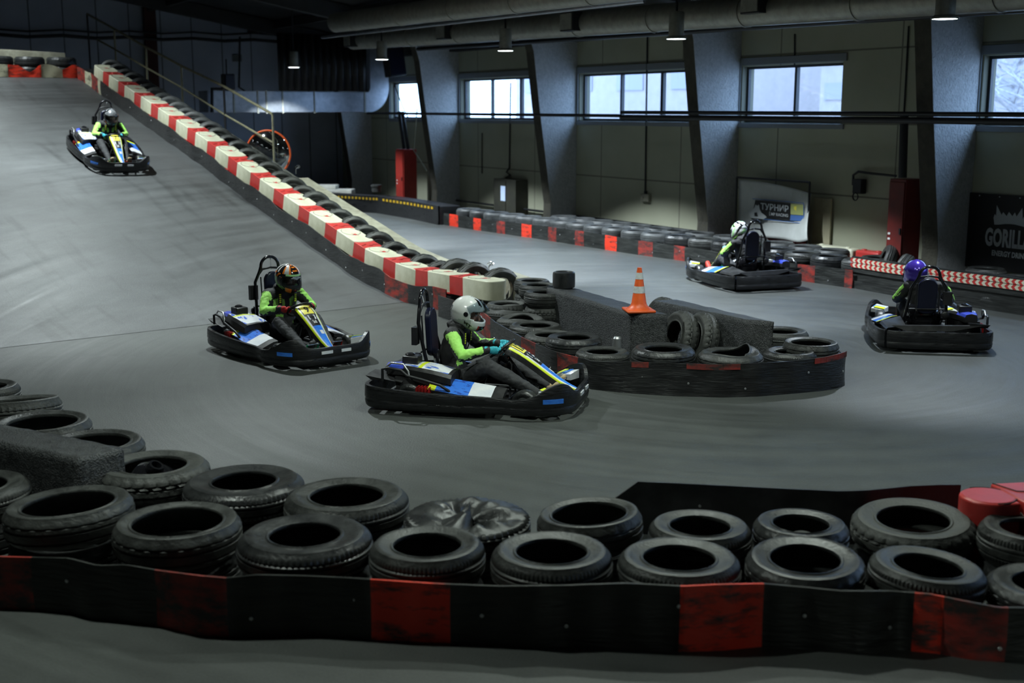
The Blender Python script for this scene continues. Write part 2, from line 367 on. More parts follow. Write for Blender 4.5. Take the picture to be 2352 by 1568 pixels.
ow.hexa([HW.P(-9,LW+.3,WZ1), HW.P(39,LW+.3,WZ1), HW.P(39,LW+.36,WZ1), HW.P(-9,LW+.36,WZ1)], [HW.P(-9,LW+.3,5.2), HW.P(39,LW+.3,5.2), HW.P(39,LW+.36,5.2), HW.P(-9,LW+.36,5.2)])
struct(ow.build('wall_outer', 'wallO', smooth=None))
# end wall, left wall, rear wall
gl = [(-14.5,5.0),(1,zroof(1)),(17.2,4.8)]
q = []; u = []
for (l0, z0), (l1, z1) in zip(gl, gl[1:]):
    q.append([HW.P(SB,l0,-.2), HW.P(SB,l1,-.2), HW.P(SB,l1,z1), HW.P(SB,l0,z0)]); u.append([(l0,-.2),(l1,-.2),(l1,z1),(l0,z0)])
struct(quadmesh('wall_back', ['wallB'], q, u))
w = MB()
for (l0, z0), (l1, z1) in zip(gl, gl[1:]): w.add([HW.P(-9,l0,-.2), HW.P(-9,l1,-.2), HW.P(-9,l1,z1), HW.P(-9,l0,z0)], [(0,1,2,3)])
struct(w.build('wall_front', 'wallO', smooth=None))
w = MB(); w.add([HW.P(-9,-14.5,-.2), HW.P(39,-14.5,-.2), HW.P(39,-14.5,5.1), HW.P(-9,-14.5,5.1)], [(0,1,2,3)]); struct(w.build('wall_left', 'wallO', smooth=None))
w = MB()
for (l0, z0), (l1, z1) in zip(gl, gl[1:]):
    w.hexa([HW.P(-9,l0,z0), HW.P(39,l0,z0), HW.P(39,l1,z1), HW.P(-9,l1,z1)], [HW.P(-9,l0,z0+.2), HW.P(39,l0,z0+.2), HW.P(39,l1,z1+.2), HW.P(-9,l1,z1+.2)])
struct(w.build('ceiling', 'ceil', smooth=None))
# roof frames: tapering concrete legs on the window side and rafters across
PS = [1.5, 7.2, 12.9, 18.5, 24.22, 30.05, 35.9]
for i, s0 in enumerate(PS):
    t = MB(); prof = [(LW,0),(LW-.75,0),(LW-.72,.6),(LW-1.05,2.8),(LW-1.22,4.1),(LW-1.5,5.0),(LW,5.0)]
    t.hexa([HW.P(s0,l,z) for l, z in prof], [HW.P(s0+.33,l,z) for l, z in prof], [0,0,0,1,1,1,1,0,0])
    # rafter
    raf = [(LW-1.3,4.7),(1,zroof(1)-.35),(-14.5,4.7),(-14.5,4.95),(1,zroof(1)-.02),(LW-1.3,5.1)]
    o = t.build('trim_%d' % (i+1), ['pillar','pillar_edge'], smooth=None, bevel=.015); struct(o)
    r_ = MB(); r_.hexa([HW.P(s0,l,z) for l, z in raf], [HW.P(s0+.25,l,z) for l, z in raf]); struct(r_.build('trim_%d' % (i+11), 'ceil', smooth=None))
o = MB().hexa([HW.P(-9,l,4.35) for l in (LW-.3,)]+[HW.P(39,LW-.3,4.35), HW.P(39,LW-.02,4.35), HW.P(-9,LW-.02,4.35)], [HW.P(-9,LW-.3,4.5), HW.P(39,LW-.3,4.5), HW.P(39,LW-.02,4.5), HW.P(-9,LW-.02,4.5)]).build('trim_20', 'ceil', smooth=None); struct(o)
for k, l in enumerate((13.2, 10, 6.5, 3)):
    z = zroof(l)-.28; o = MB().hexa([HW.P(-9,l,z), HW.P(SB,l,z), HW.P(SB,l+.14,z), HW.P(-9,l+.14,z)], [HW.P(-9,l,z+.22), HW.P(SB,l,z+.22), HW.P(SB,l+.14,z+.22), HW.P(-9,l+.14,z+.22)]).build('trim_%d' % (21+k), 'ceil', smooth=None); struct(o)
# windows
MULL = {3:[11.0], 4:[17.1], 5:[22.62,21.15], 6:[28.45,26.98], 7:[32.6], 2:[5.9], 1:[1.1], 0:[-4]}
for i, (a, b) in enumerate(WIN):
    root = empty('window_%d' % (i+1), HW.P((a+b)/2, LW, WZ0)); root['kind'] = 'structure'; off = -HW.P((a+b)/2, LW, WZ0)
    def bar(s0, s1, z0, z1, l0, l1, mb): mb.hexa([HW.P(s0,l0,z0)+off, HW.P(s1,l0,z0)+off, HW.P(s1,l1,z0)+off, HW.P(s0,l1,z0)+off], [HW.P(s0,l0,z1)+off, HW.P(s1,l0,z1)+off, HW.P(s1,l1,z1)+off, HW.P(s0,l1,z1)+off])
    mb = MB(); fw = .07
    for s0, s1, z0, z1 in ((a,b,WZ0,WZ0+.05),(a,b,WZ1-.05,WZ1),(a,a+.05,WZ0+.05,WZ1-.05),(b-.05,b,WZ0+.05,WZ1-.05)): bar(s0,s1,z0,z1,LW+.12,LW+.18,mb)
    mb.build('window_sash', 'winmull', root, smooth=None)
    mb = MB()
    a2, b2 = a-.03, b+.03
    for s0, s1, z0, z1 in ((a2-fw,b2+fw,WZ1+.02,WZ1+.16),(a2-fw,b2+fw,WZ0-.10,WZ0-.01),(b2,b2+fw,WZ0,WZ1+.02)): bar(s0,s1,z0,z1,LW-.035,LW-.002,mb)
    mb.build('window_frame', 'winframe', root, smooth=None, bevel=.006)
    for j, m_ in enumerate(MULL[i]):
        mb = MB(); bar(m_-(.03 if j == 0 else .06), m_+.03, WZ0+.05, WZ1-.05, LW+.11, LW+.19, mb); mb.build('mullion', 'winmull', root, smooth=None)
    mb = MB(); bar(a+.05, b-.05, WZ0+.05, WZ1-.05, LW+.148, LW+.152, mb); mb.build('pane', 'glass', root, smooth=None)
# outside the windows: snowy yard, pale blocks, bare trees
M['snow'] = pm('snow', (.36,.33,.31), None, rough=.9)
M['outwall'] = pm('outside_wall', (.33,.29,.28), (.38,.33,.32), 2, .9)
M['outdark'] = pm('outside_glazing', (.26,.25,.29), None, rough=.5)
M['bark'] = pm('snowy_bark', (.25,.24,.26), (.45,.43,.43), 9, .9)
o = MB().hexa([HW.P(-20,LW+.4,-.4), HW.P(70,LW+.4,-.4), HW.P(70,90,-.4), HW.P(-20,90,-.4)], [HW.P(-20,LW+.4,-.05), HW.P(70,LW+.4,-.05), HW.P(70,90,-.05), HW.P(-20,90,-.05)]).build('snowy_ground', 'snow', smooth=None); struct(o, 'white snow lying in the yard beyond the windows', 'snow')
def block(s0, s1, l0, l1, h, label, rows, cols, band=False):
    root = empty('building', HW.P((s0+s1)/2, (l0+l1)/2, 0), R(31), label, 'building')
    W, D = l1-l0, s1-s0
    MB().box((0,0,h/2-.05), (W, D, h+.1)).build('wall', 'outwall', root, smooth=None)
    for r in range(rows):
        for c in range(cols):
            MB().box((-W/2-.03, -D/2+D*(c+.5)/cols, 1.2+r*(h-1)/rows+.4), (.1, D/cols*(.85 if band else .5), (h-1)/rows*.38)).build('window', 'outdark', root, smooth=None)
    MB().box((0,0,h+.12), (W+.5, D+.5, .24)).build('roof', 'snow', root, smooth=None)
block(54, 76, 46, 56, 7, 'pale office block seen through the far left windows', 2, 4)
block(30, 44, 44, 52, 5.2, 'low pale building seen through the three-pane window', 2, 3, True)
block(6, 19, 52, 60, 6.2, 'pale hall with grey window band behind the bare tree', 2, 4, True)
block(42, 60, 60, 68, 8.5, 'tall pale block seen through the window above the metal cabinet', 2, 5)
def tree(s, l, h, seed, label):
    rnd = random.Random(seed); root = empty('tree', HW.P(s, l, -.06), 0, label, 'tree'); t = MB(); b = MB()
    t.tube([(0,0,0),(.05,.03,h*.4),(-.04,.05,h*.75),(0,0,h)], [.16,.12,.07,.02], 8)
    for i in range(46):
        z = h*rnd.uniform(.2,.97); a = rnd.uniform(0,2*PI); L_ = (h-z)*.42+.5
        p = Vector((0,0,z)); d = Vector((math.cos(a), math.sin(a), rnd.uniform(.2,.7)))
        e1 = p+d*L_*.6; e2 = p+d*L_+Vector((0,0,.15)); b.tube([p,e1,e2], [.06,.04,.015], 5)
        for k in range(3):
            q = p.lerp(e2, rnd.uniform(.4,.9)); dd = Vector((rnd.uniform(-1,1), rnd.uniform(-1,1), rnd.uniform(0,.8)))
            b.tube([q, q+dd*L_*.35], [.04,.015], 4)
    t.build('trunk', 'bark', root); b.build('branch', 'bark', root)
tree(16.2, 31, 5.6, 3, 'snowy bare tree outside the right-hand window nearest the black banner')
tree(28.5, 38, 6.5, 5, 'snowy bare tree outside the two-pane window, left one')
tree(26.2, 36, 6.8, 8, 'snowy bare tree outside the two-pane window, right one')
# ------------------------------------------------------------------ wall fittings (window wall)
def W3(px, py, l): s, l, z = HW.onl(px, py, l); return HW.P(s, l, z)
def along(pA, pB, l, lB=None): return [W3(*pA, l), W3(*pB, lB or l)]
def pipe(name, pts, r, mat, label, cat, n=10, group=None):
    c = sum((Vector(p) for p in pts), Vector())/len(pts); o = MB().tube([Vector(p)-c for p in pts], r, n).build(name, mat, loc=c, smooth=60)
    return tag(o, label, cat, group)
pipe('pipe', [HW.P(33.2,15.0,2.70), HW.P(20.6,15.0,2.665)], .035, 'darkmetal', 'thin black horizontal pipe crossing the windows at the left half', 'pipe')
pipe('pipe', [HW.P(20.6,15.0,2.64), HW.P(6,15.0,2.6)], .05, 'darkmetal', 'lower thick black pipe crossing the two-pane window', 'pipe')
pipe('pipe', [HW.P(20.6,15.0,2.735), HW.P(6,15.0,2.70)], .035, 'darkmetal', 'upper black pipe of the pair crossing the two-pane window', 'pipe')
for i, (a, b) in enumerate(((12.9+.33,18.5),(18.5+.33,24.22),(24.22+.33,30.05))):
    nm = ('between the banners and the orange cone','behind the orange cone','left of the wall socket bay')[i]
    pipe('rail_pipe', [HW.P(a+.02,LW-.12,.30), HW.P(b-.02,LW-.12,.30)], .03, 'darkmetal', ('low dark pipe along the wall under the white tournament banner','low dark pipe along the wall under the grey wall socket','low dark pipe along the wall beside the small metal cabinet')[i], 'pipe')
def conduit(x0, y0, x1, y1, label, r=.014, l=LW-.02):
    return pipe('conduit', along((x0,y0),(x1,y1),l), r, 'darkmetal', label, 'cable', 8)
conduit(1487, 85, 1482, 440, 'straight dark cable running down the wall to the grey socket', .02)
conduit(1173, 190, 1170, 385, 'dark cable running down the wall to the small metal cabinet', .02)
conduit(1107, 305, 1107, 398, 'short dark cable stub left of the metal cabinet cable')
conduit(1825, 78, 1825, 150, 'thin cord above the two-pane window')
conduit(2087, 60, 2076, 262, 'thin cord hanging beside the rightmost full pillar')
pipe('conduit', [W3(1170,385,LW-.03), W3(1163,395,LW-.06), W3(1172,402,LW-.05), W3(1152,414,LW-.05)], .02, 'darkmetal', 'curled cable end on top of the small metal cabinet', 'cable', 8)
# socket
def wallbox(name, px0, py0, px1, py1, l, d, mat, label, cat, bev=.01):
    p = HW.onl(px0, py1, l); q_ = HW.onl(px1, py0, l); s0, s1 = q_[0], p[0]; z0, z1 = p[2], q_[2]
    root = empty(name, HW.P((s0+s1)/2, l, z0), R(31), label, cat)
    MB().box((d/2,0,(z1-z0)/2), (d, s1-s0, z1-z0)).build('body', mat, root, smooth=None, bevel=bev)
    return root, s1-s0, z1-z0
r_, w_, h_ = wallbox('wall_socket', 1471, 446, 1489, 462, LW-.09, .09, 'conc', 'small grey double socket low on the wall behind the cone', 'socket')
MB().lathe([(.03,0),(.03,-.03),(.02,-.03)], 12, (0,w_*.2,h_*.5), axis='X', caps=True).build('socket_cap', 'conc', r_); MB().box((.03,0,h_+.03), (.05,.05,.06)).build('cable_gland', 'darkmetal', r_)
r_, w_, h_ = wallbox('metal_cabinet', 1134, 414, 1184, 489, LW-.38, .36, 'oldbox', 'small open metal cabinet with bright glass on the wall', 'cabinet')
MB().box((-.012,w_*.18,h_*.52), (.02,w_*.5,h_*.86)).build('door', 'oldbox', r_, smooth=None, bevel=.004)
MB().box((-.03,w_*.02,h_*.6), (.012,w_*.2,h_*.42)).build('screen', pm('pale_screen', (.5,.62,.8), None, rough=.2, emit=(.5,.66,1), estr=.35), r_, smooth=None)
r_, w_, h_ = wallbox('fire_hose_valve', 1957, 412, 1978, 444, LW-.16, .14, 'darkmetal', 'dark valve box hung on the wall left of the red cabinet', 'valve')
MB().lathe([(.06,0),(.075,-.02),(.06,-.03)], 16, (0,0,-.05), axis='X').build('handwheel', 'darkmetal', r_)
pipe('conduit', [W3(1959,425,LW-.08), W3(1960,402,LW-.08), W3(1972,394,LW-.1), W3(2000,398,LW-.15), W3(2058,404,LW-.2)], .022, 'darkmetal', 'dark hose bending from the valve box to the red cabinet', 'hose')
pipe('pipe', [W3(2077,266,15.55), W3(2073,408,15.55)], .07, 'darkmetal', 'thick black riser pipe above the tall red cabinet at right', 'pipe')
def cabinet(px, pytop, l, w, d, label, cm='cabred'):
    s, _, z = HW.onl(px, pytop, l); root = empty('red_cabinet', HW.P(s, l, 0), R(31), label, 'cabinet')
    MB().box((0,0,z/2), (d, w, z)).build('body', cm, root, smooth=None, bevel=.012)
    MB().box((-d/2-.012,0,z*.5), (.024, w*.9, z*.94)).build('door', cm, root, smooth=None, bevel=.004)
    for zz in (.42, .47): MB().box((-d/2-.028,w*.3,z*zz), (.008,.05,.035)).build('sticker', 'inkw', root, smooth=None)
    MB().box((-d/2-.03,-w*.36,z*.5), (.03,.03,.1)).build('handle', 'darkmetal', root, smooth=None)
    return root, s, z
c1, s1_, z1_ = cabinet(933, 342, 15.55, .50, .42, 'tall red cabinet between the far pillars with pipes above')
c2, s2_, z2_ = cabinet(2083, 410, 15.75, .34, .40, 'tall red cabinet beside the rightmost full pillar', 'cabdark')
for k, (dx, lab) in enumerate(((-.14,'left riser pipe above the far red cabinet'),(.13,'right riser pipe above the far red cabinet'))):
    pipe('pipe', [HW.P(s1_-dx,15.55,z1_), HW.P(s1_-dx*.8,15.4,2.75)], .05, 'darkmetal', lab, 'pipe')
pipe('cable', [W3(905,190,15.2), W3(925,245,15.2), W3(940,275,15.3)], .015, 'darkmetal', 'loose slanting cable in front of the leftmost window', 'cable')
pipe('cable', [W3(958,250,15.0), W3(950,345,15.1), W3(980,392,15.1)], .016, 'rail', 'pale slanting brace right of the far red cabinet', 'brace')
# tournament banner on a black tube frame
lb = 15.85; tl = HW.onl(1693,407,lb); tr = HW.onl(1860,419,lb); ztop = (tl[2]+tr[2])/2
root = empty('tournament_banner', HW.P((tl[0]+tr[0])/2, lb, .0), 0, 'white tournament banner sagging on a black tube frame beside the wall', 'banner'); O_ = root.location.copy()
MB().tube([HW.P(tl[0],lb,ztop)-O_, HW.P(tr[0],lb,ztop)-O_], .02, 8).build('top_bar', 'darkmetal', root)
MB().tube([HW.P(tr[0],lb,ztop)-O_, HW.P(tr[0],lb,0)-O_], .02, 8).build('post', 'darkmetal', root)
MB().tube([HW.P(tl[0],lb,ztop)-O_, HW.P(tl[0],lb,0)-O_], .02, 8).build('post', 'darkmetal', root)
NX, NZ = 26, 20; cl = MB(); vs = []
def cloth(u, v):           # u 0..1 left to right, v 0..1 top to bottom
    s = tl[0]+(tr[0]-tl[0])*(u*(1+.10*max(0,v-.35)*(u)) + .0)
    drop = .16*u*u*(1-v)
    zb = HW.onl(1780,547,lb)[2]
    zb2 = zb+.10*(max(0,u-.88)/.12)**2*.6
    z = ztop-.04-drop+(zb2-(ztop-.04-drop))*v
    l = lb+.05+.05*math.sin(v*3.1+u*2)*v+.03*math.sin(u*14+v*5)*v*v-.12*v*(u**3)
    return HW.P(s, l, z)-O_
for j in range(NZ+1):
    for i in range(NX+1): vs.append(cloth(i/NX, j/NZ))
cl.add(vs, [(j*(NX+1)+i, j*(NX+1)+i+1, (j+1)*(NX+1)+i+1, (j+1)*(NX+1)+i) for j in range(NZ) for i in range(NX)])
c_ = cl.build('cloth', 'banner', root, smooth=80)
sd = c_.modifiers.new('thick', 'SOLIDIFY'); sd.thickness = .004
def on_banner(px, py, off=.02):     # point just in front of the cloth
    s, _, z = HW.onl(px, py, lb); return HW.P(s, lb-.02-off, z)-O_
def bquad(name, pts, mat, off): MB().add([on_banner(*p, off) for p in pts]+[on_banner(*p, off-.004) for p in pts], [(0,1,2,3),(7,6,5,4),(0,4,5,1),(1,5,6,2),(2,6,7,3),(3,7,4,0)]).build(name, mat, root, smooth=None)
bquad('print_panel', [(1737,459),(1818,467),(1817,505),(1729,498)], 'bannerblk', .004)
bquad('print_panel', [(1818.5,468),(1847,470),(1847,494),(1818,492)], 'yelban', .004)
bquad('print_panel', [(1818,493),(1847,495),(1847,508),(1817,506)], 'bluban', .004)
bquad('print_mark', [(1826,474),(1832,473),(1831,484),(1826,480)], 'plate', .008)
for x0, y0, x1, y1 in ((1731,456,1848,466),(1848,466,1849,513),(1731,500,1849,513)):
    MB().tube([on_banner(x0,y0,.006), on_banner(x1,y1,.006)], .006, 6).build('print_line', 'bluban', root)
def put_text(body, x0, x1, yc, hpx, slope, mat, name, bold=.01):
    t = text_mb(body, 1.0, bold); xs = [v[0] for v in t.v]; ys = [v[1] for v in t.v]; ax, bx = min(xs), max(xs); ay, by = min(ys), max(ys)
    def fn(v):
        fx = (v.x-ax)/(bx-ax); fy = (v.y-(ay+by)/2)/(by-ay); px = x0+(x1-x0)*fx
        return on_banner(px, yc+slope*(px-x0)-fy*hpx, .012)
    xform(t, fn).build(name, mat, root, smooth=None)
put_text('ТУРНИР', 1750, 1814, 473, 15, .10, 'inkg', 'lettering', .02)
put_text('MP RACING', 1774, 1813, 491, 7, .10, 'inkg', 'lettering', .02)
put_text('[', 1770, 1772, 490, 9, .1, 'inkg', 'lettering', .0)
em = MB()      # printed racer emblem at the left of the black panel
def bp(pts, mi, off): em.add([on_banner(*p, off) for p in pts], [tuple(range(len(pts)))], mi)
bp([(1722,487),(1735,478),(1740,466),(1746,468),(1748,480),(1752,488),(1760,494),(1764,499),(1755,503),(1730,503),(1726,497)], 0, .014)
bp([(1736,488),(1742,487),(1744,497),(1736,496)], 1, .017); bp([(1727,500),(1757,503),(1753,506),(1731,504)], 1, .017); bp([(1739,464),(1745,463),(1748,468),(1743,472),(1738,469)], 1, .017)
em.build('racer_print', ['inkg','bannerblk'], root, smooth=None)
# black banner with crown
root = empty('black_banner', HW.P(11.5, LW-.05, 0), 0, 'large black banner with grey crown and GORILLA lettering on the wall', 'banner'); O_ = root.location.copy(); lg = LW-.06
a_ = HW.onl(2200,440,lg); b_ = HW.onl(2200,610,lg); zt = a_[2]; zb = max(b_[2],.3); sl = a_[0]; sr = sl-3.6
MB().hexa([HW.P(sl,lg,zb)-O_, HW.P(sr,lg,zb)-O_, HW.P(sr,lg+.03,zb)-O_, HW.P(sl,lg+.03,zb)-O_], [HW.P(sl,lg,zt)-O_, HW.P(sr,lg,zt)-O_, HW.P(sr,lg+.03,zt)-O_, HW.P(sl,lg+.03,zt)-O_]).build('panel', 'bannerblk', root, smooth=None)
def G3(px, py, off=.006): s, _, z = HW.onl(px, py, lg-off); return HW.P(s, lg-off, z)-O_
def gc(x, y): return (2180+x/7.84, 420+y/7.84)
cr = [(860,400),(945,575),(975,525),(1035,597),(1080,522),(1140,600),(1185,530),(1215,605),(1320,450),(1325,650),(1350,605),(1375,640),(1375,800),(1290,775),(1180,748),(1090,738),(1000,738),(900,750),(815,750),(800,620),(825,560),(845,590)]
MB().add([G3(*gc(*p)) for p in cr], [tuple(range(len(cr)))]).build('crown_emblem', 'inkg', root, smooth=None)
def gtext(body, x0, xw, y0, y1, slope, bold, nm):
    t = text_mb(body, 1.0, bold, space=1.05); xs = [v[0] for v in t.v]; ys = [v[1] for v in t.v]; ax, bx, ay, by = min(xs), max(xs), min(ys), max(ys)
    sA = HW.onl(x0, y0, lg)[0]; sB = HW.onl(xw, y0, lg)[0]; zA = HW.onl(x0, y0, lg)[2]; zB = HW.onl(x0, y1, lg)[2]
    xform(t, lambda v: HW.P(sA+(sB-sA)*(v.x-ax)/(bx-ax), lg-.006, zB+(zA-zB)*(v.y-ay)/(by-ay))-O_).build(nm, 'inkg', root, smooth=None)
gtext('GORILLA', 2265, 2372, 521.5, 564, 0, .045, 'lettering'); gtext('ENERGY DRINK', 2279, 2362, 573.5, 586.5, 0, .04, 'lettering')
for x in (2250, 2296, 2343): MB().sphere(G3(x, 449+(x-2250)*.06), .012, 8, 6).build('rivet', 'alu', root)
# ------------------------------------------------------------------ end wall: silver duct, dark screen, speaker
def E3(px, py, s): s, l, z = HW.ons(px, py, s); return l, z
root = empty('ventilation_duct', HW.P(33.15, 14, 0), 0, 'silver rectangular duct along the end wall turning upwards at its right end', 'duct'); O_ = root.location.copy()
sd_ = 33.15; lA, zA = E3(478,258,sd_); lB, zB = E3(845,209,sd_)
def DP(l, z, s): return HW.P(s, l, z)-O_
lC, zC = E3(868,258,sd_); _, z0 = E3(700,258,sd_); _, z1 = E3(700,210,sd_)
MB().hexa([DP(lA,z0,sd_), DP(lB,z0,sd_), DP(lB,z0,sd_+.8), DP(lA,z0,sd_+.8)], [DP(lA,z1,sd_), DP(lB,z1,sd_), DP(lB,z1,sd_+.8), DP(lA,z1,sd_+.8)]).build('duct_run', 'steel', root, smooth=None, bevel=.01)
eb = MB(); n = 14; hgt = z1-z0; lo = []; hi = []
lX, _ = E3(892,150,sd_); lN, _ = E3(850,150,sd_); zU = 4.6
for k in range(n+1):
    a = PI/2*k/n; lo.append((lB+(lX-lB)*math.sin(a), z0+(hgt+.15)*(1-math.cos(a))))
    hi.append((lB+(lN-lB)*math.sin(a)*.9, z1+.15*(1-math.cos(a))))
lo.append((lX, zU)); hi.append((lN, zU))
for k in range(len(lo)-1):
    q = [lo[k], lo[k+1], hi[k+1], hi[k]]; eb.hexa([DP(l,z,sd_) for l, z in q], [DP(l,z,sd_+.8) for l, z in q])
eb.build('duct_elbow', 'steel', root, smooth=None)
for x in (537, 592, 612, 649, 722, 838):
    l_, _ = E3(x, 230, sd_); MB().hexa([DP(l_-.02,z0-.03,sd_-.02), DP(l_+.02,z0-.03,sd_-.02), DP(l_+.02,z0-.03,sd_), DP(l_-.02,z0-.03,sd_)], [DP(l_-.02,z1+.03,sd_-.02), DP(l_+.02,z1+.03,sd_-.02), DP(l_+.02,z1+.03,sd_), DP(l_-.02,z1+.03,sd_)]).build('joint_flange', 'duct', root, smooth=None)
l0, za = E3(640,208,32.9); l1, zb_ = E3(842,115,32.9)
root = empty('curtain', HW.P(32.9, (l0+l1)/2, za), 0, 'black curtain hanging above the silver duct', 'curtain'); O_ = root.location.copy()
cu = MB(); n = 60; vs = []
for z in (za, zb_+.4):
    for k in range(n+1):
        l_ = l0+(l1-l0)*k/n; vs.append(HW.P(32.9+.05*math.sin(k*1.3), l_, z)-O_)
cu.add(vs, [(k,k+1,n+2+k,n+1+k) for k in range(n)]); c_ = cu.build('fabric', 'bannerblk', root); c_.modifiers.new('t','SOLIDIFY').thickness = .02
def speaker(px, py, s, w, h, label, tilt=0):
    l_, z_ = E3(px, py, s); root = empty('loudspeaker', HW.P(s, l_, z_), R(31), label, 'speaker')
    MB().box((0,0,0), (w, .35, h), mat=Matrix.Rotation(tilt, 3, 'Y')).build('cabinet', 'blk', root, smooth=None, bevel=.03)
    MB().box((0,-.18,0), (w*.86, .02, h*.9), mat=Matrix.Rotation(tilt, 3, 'Y')).build('grille', 'navy', root, smooth=None, bevel=.01)
    MB().tube([(0,.1,h/2), (0,.1,h/2+.4)], .02, 8).build('bracket', 'darkmetal', root)
speaker(905, 143, 32.2, .55, .8, 'black loudspeaker hanging beside the silver duct elbow', R(-8))
speaker(524, 188, 33.0, .3, .42, 'small black loudspeaker above the left end of the silver duct')
pipe('speaker_arm', [HW.P(33.0, E3(524,188,33.0)[0], E3(524,205,33)[1]), HW.P(33.0, E3(487,204,33)[0], E3(487,204,33)[1]), HW.P(33.0, E3(487,258,33)[0], E3(487,258,33)[1])], .05, 'darkmetal', 'black bracket arm holding the small loudspeaker', 'bracket')
pipe('cable', [HW.P(36, E3(551,84,36)[0], E3(551,84,36)[1]), HW.P(36, E3(549,200,36)[0], E3(549,200,36)[1]), HW.P(36, E3(570,214,36)[0], E3(570,214,36)[1])], .03, 'darkmetal', 'dark cable dropping down the end wall to the duct', 'cable')
l_, z_ = E3(343, 20, 38.1); o = MB().box((0,0,0), (.34,.2,6.2)).build('wall_post', pm('dark_red_post', (.06,.018,.015), None, rough=.7), loc=HW.P(38.15,l_,3.0), rot=(0,0,R(31))); tag(o, 'dark red steel post against the end wall behind the handrail', 'post')
o = MB().box((0,0,0), (.28,.03,.22)).build('wall_plate', 'wallO', loc=HW.P(38.25,*E3(545,133,38.25)), rot=(0,0,R(31)))
o.location = HW.P(38.25, *E3(545,133,38.25)); tag(o, 'pale rectangular plate on the end wall beside the dark cable', 'sign')
for k, (ya, yb, rr) in enumerate(((78, 90, .05), (66, 74, .03))):
    la, zz1 = E3(-20, ya, 37.9); lb_, zz2 = E3(715, yb+4, 37.9)
    pipe('cable_bundle', [HW.P(37.9, la+(lb_-la)*t, zz1+(zz2-zz1)*t-.06*math.sin(t*PI*5)**2) for t in [i/20 for i in range(21)]], rr, 'darkmetal', ('thick dark cable bundle along the end wall','thin upper cable along the end wall')[k], 'cable')
# ------------------------------------------------------------------ ceiling ducts and pipes
def line3(name, pA, pB, l, r, mat, label, cat, n=20, rings=0):
    a = W3(*pA, l); b = W3(*pB, l); c = (a+b)/2; root = empty(name, c, 0, label, cat)
    MB().tube([a-c, b-c], r, n).build('duct_body' if n > 12 else 'tube', mat, root, smooth=60)
    for i in range(rings):
        t = (i+.5)/rings; p = a.lerp(b, t)-c; d = (b-a).normalized()*.03
        MB().tube([p-d, p+d], r*1.06, n).build('joint_ring', mat, root, smooth=60)
    return root
line3('round_duct', (812,93), (2500,-32), 13.0, .23, 'duct', 'lower round ceiling duct running above the hanging lamps', 'duct', 24, 9)
line3('round_duct', (772,52), (1700,-62), 11.3, .22, 'duct', 'upper round ceiling duct at the top edge left of centre', 'duct', 24, 6)
line3('ceiling_pipe', (740,86), (1480,2), 11.8, .035, 'steel', 'thin grey pipe beneath the upper round duct', 'pipe', 10)
line3('ceiling_pipe', (960,113), (2500,12), 14.4, .05, 'darkmetal', 'lower black pipe of the pair under the round duct', 'pipe', 10)
line3('ceiling_pipe', (960,104), (2500,-12), 14.2, .05, 'darkmetal', 'upper black pipe of the pair under the round duct', 'pipe', 10)
for i, (x, y) in enumerate(((806,92),(1022,72),(1312,50),(1735,5))):
    p = W3(x, y, 12.75); o = MB().box((0,0,0), (.22,.42,.34)).build('duct_outlet', 'darkmetal', loc=p, rot=(0,0,R(31)), bevel=.01, smooth=None)
    MB().box((-.12,0,0), (.02,.36,.28)).build('grille', 'duct', o, smooth=None)
    tag(o, 'square air outlet on the lower round duct, %s from the left' % ordn(i), 'vent', 'air outlets on the round duct')
# ------------------------------------------------------------------ hanging lamps
LL = 12.3; lampS = []
def lamp(s, l, z, label, power, col=(.82,.93,1.0), size=109, blend=.24, group='hanging cylinder lamps', rad=.09):
    root = empty('hanging_lamp', HW.P(s, l, z), 0, label, 'lamp', group)
    MB().lathe([(.0,.42),(.11,.42),(.12,.40),(.12,.05),(.165,.02),(.165,0),(.15,0),(.11,.04),(.0,.04)], 28).build('lamp_shade', 'duct', root, smooth=40)
    MB().lathe([(0,.002),(.148,.002)], 28).build('lamp_lens', 'lampglow', root, smooth=None)
    MB().tube([(0,0,.42),(0,0,zroof(l)-z)], .018, 8).build('stem', 'darkmetal', root)
    ld = bpy.data.lights.new('lamp_bulb', 'SPOT'); ld.energy = power; ld.color = col; ld.spot_size = R(size); ld.spot_blend = blend; ld.shadow_soft_size = rad
    lo_ = bpy.data.objects.new('lamp_bulb', ld); COL.objects.link(lo_); lo_.parent = root; lo_.location = (0,0,-.01)
    return root
for i, (x, y) in enumerate(((675,155),(877,137),(1161,117),(1553,90),(2170,44))):
    s, _, z = HW.onl(x, y, LL); lampS.append(s)
    lamp(s, LL, z, 'grey cylinder lamp hanging in a row, %s from the left' % ordn(i), LAMP1*(.5,.8,1,.8,.33)[i])
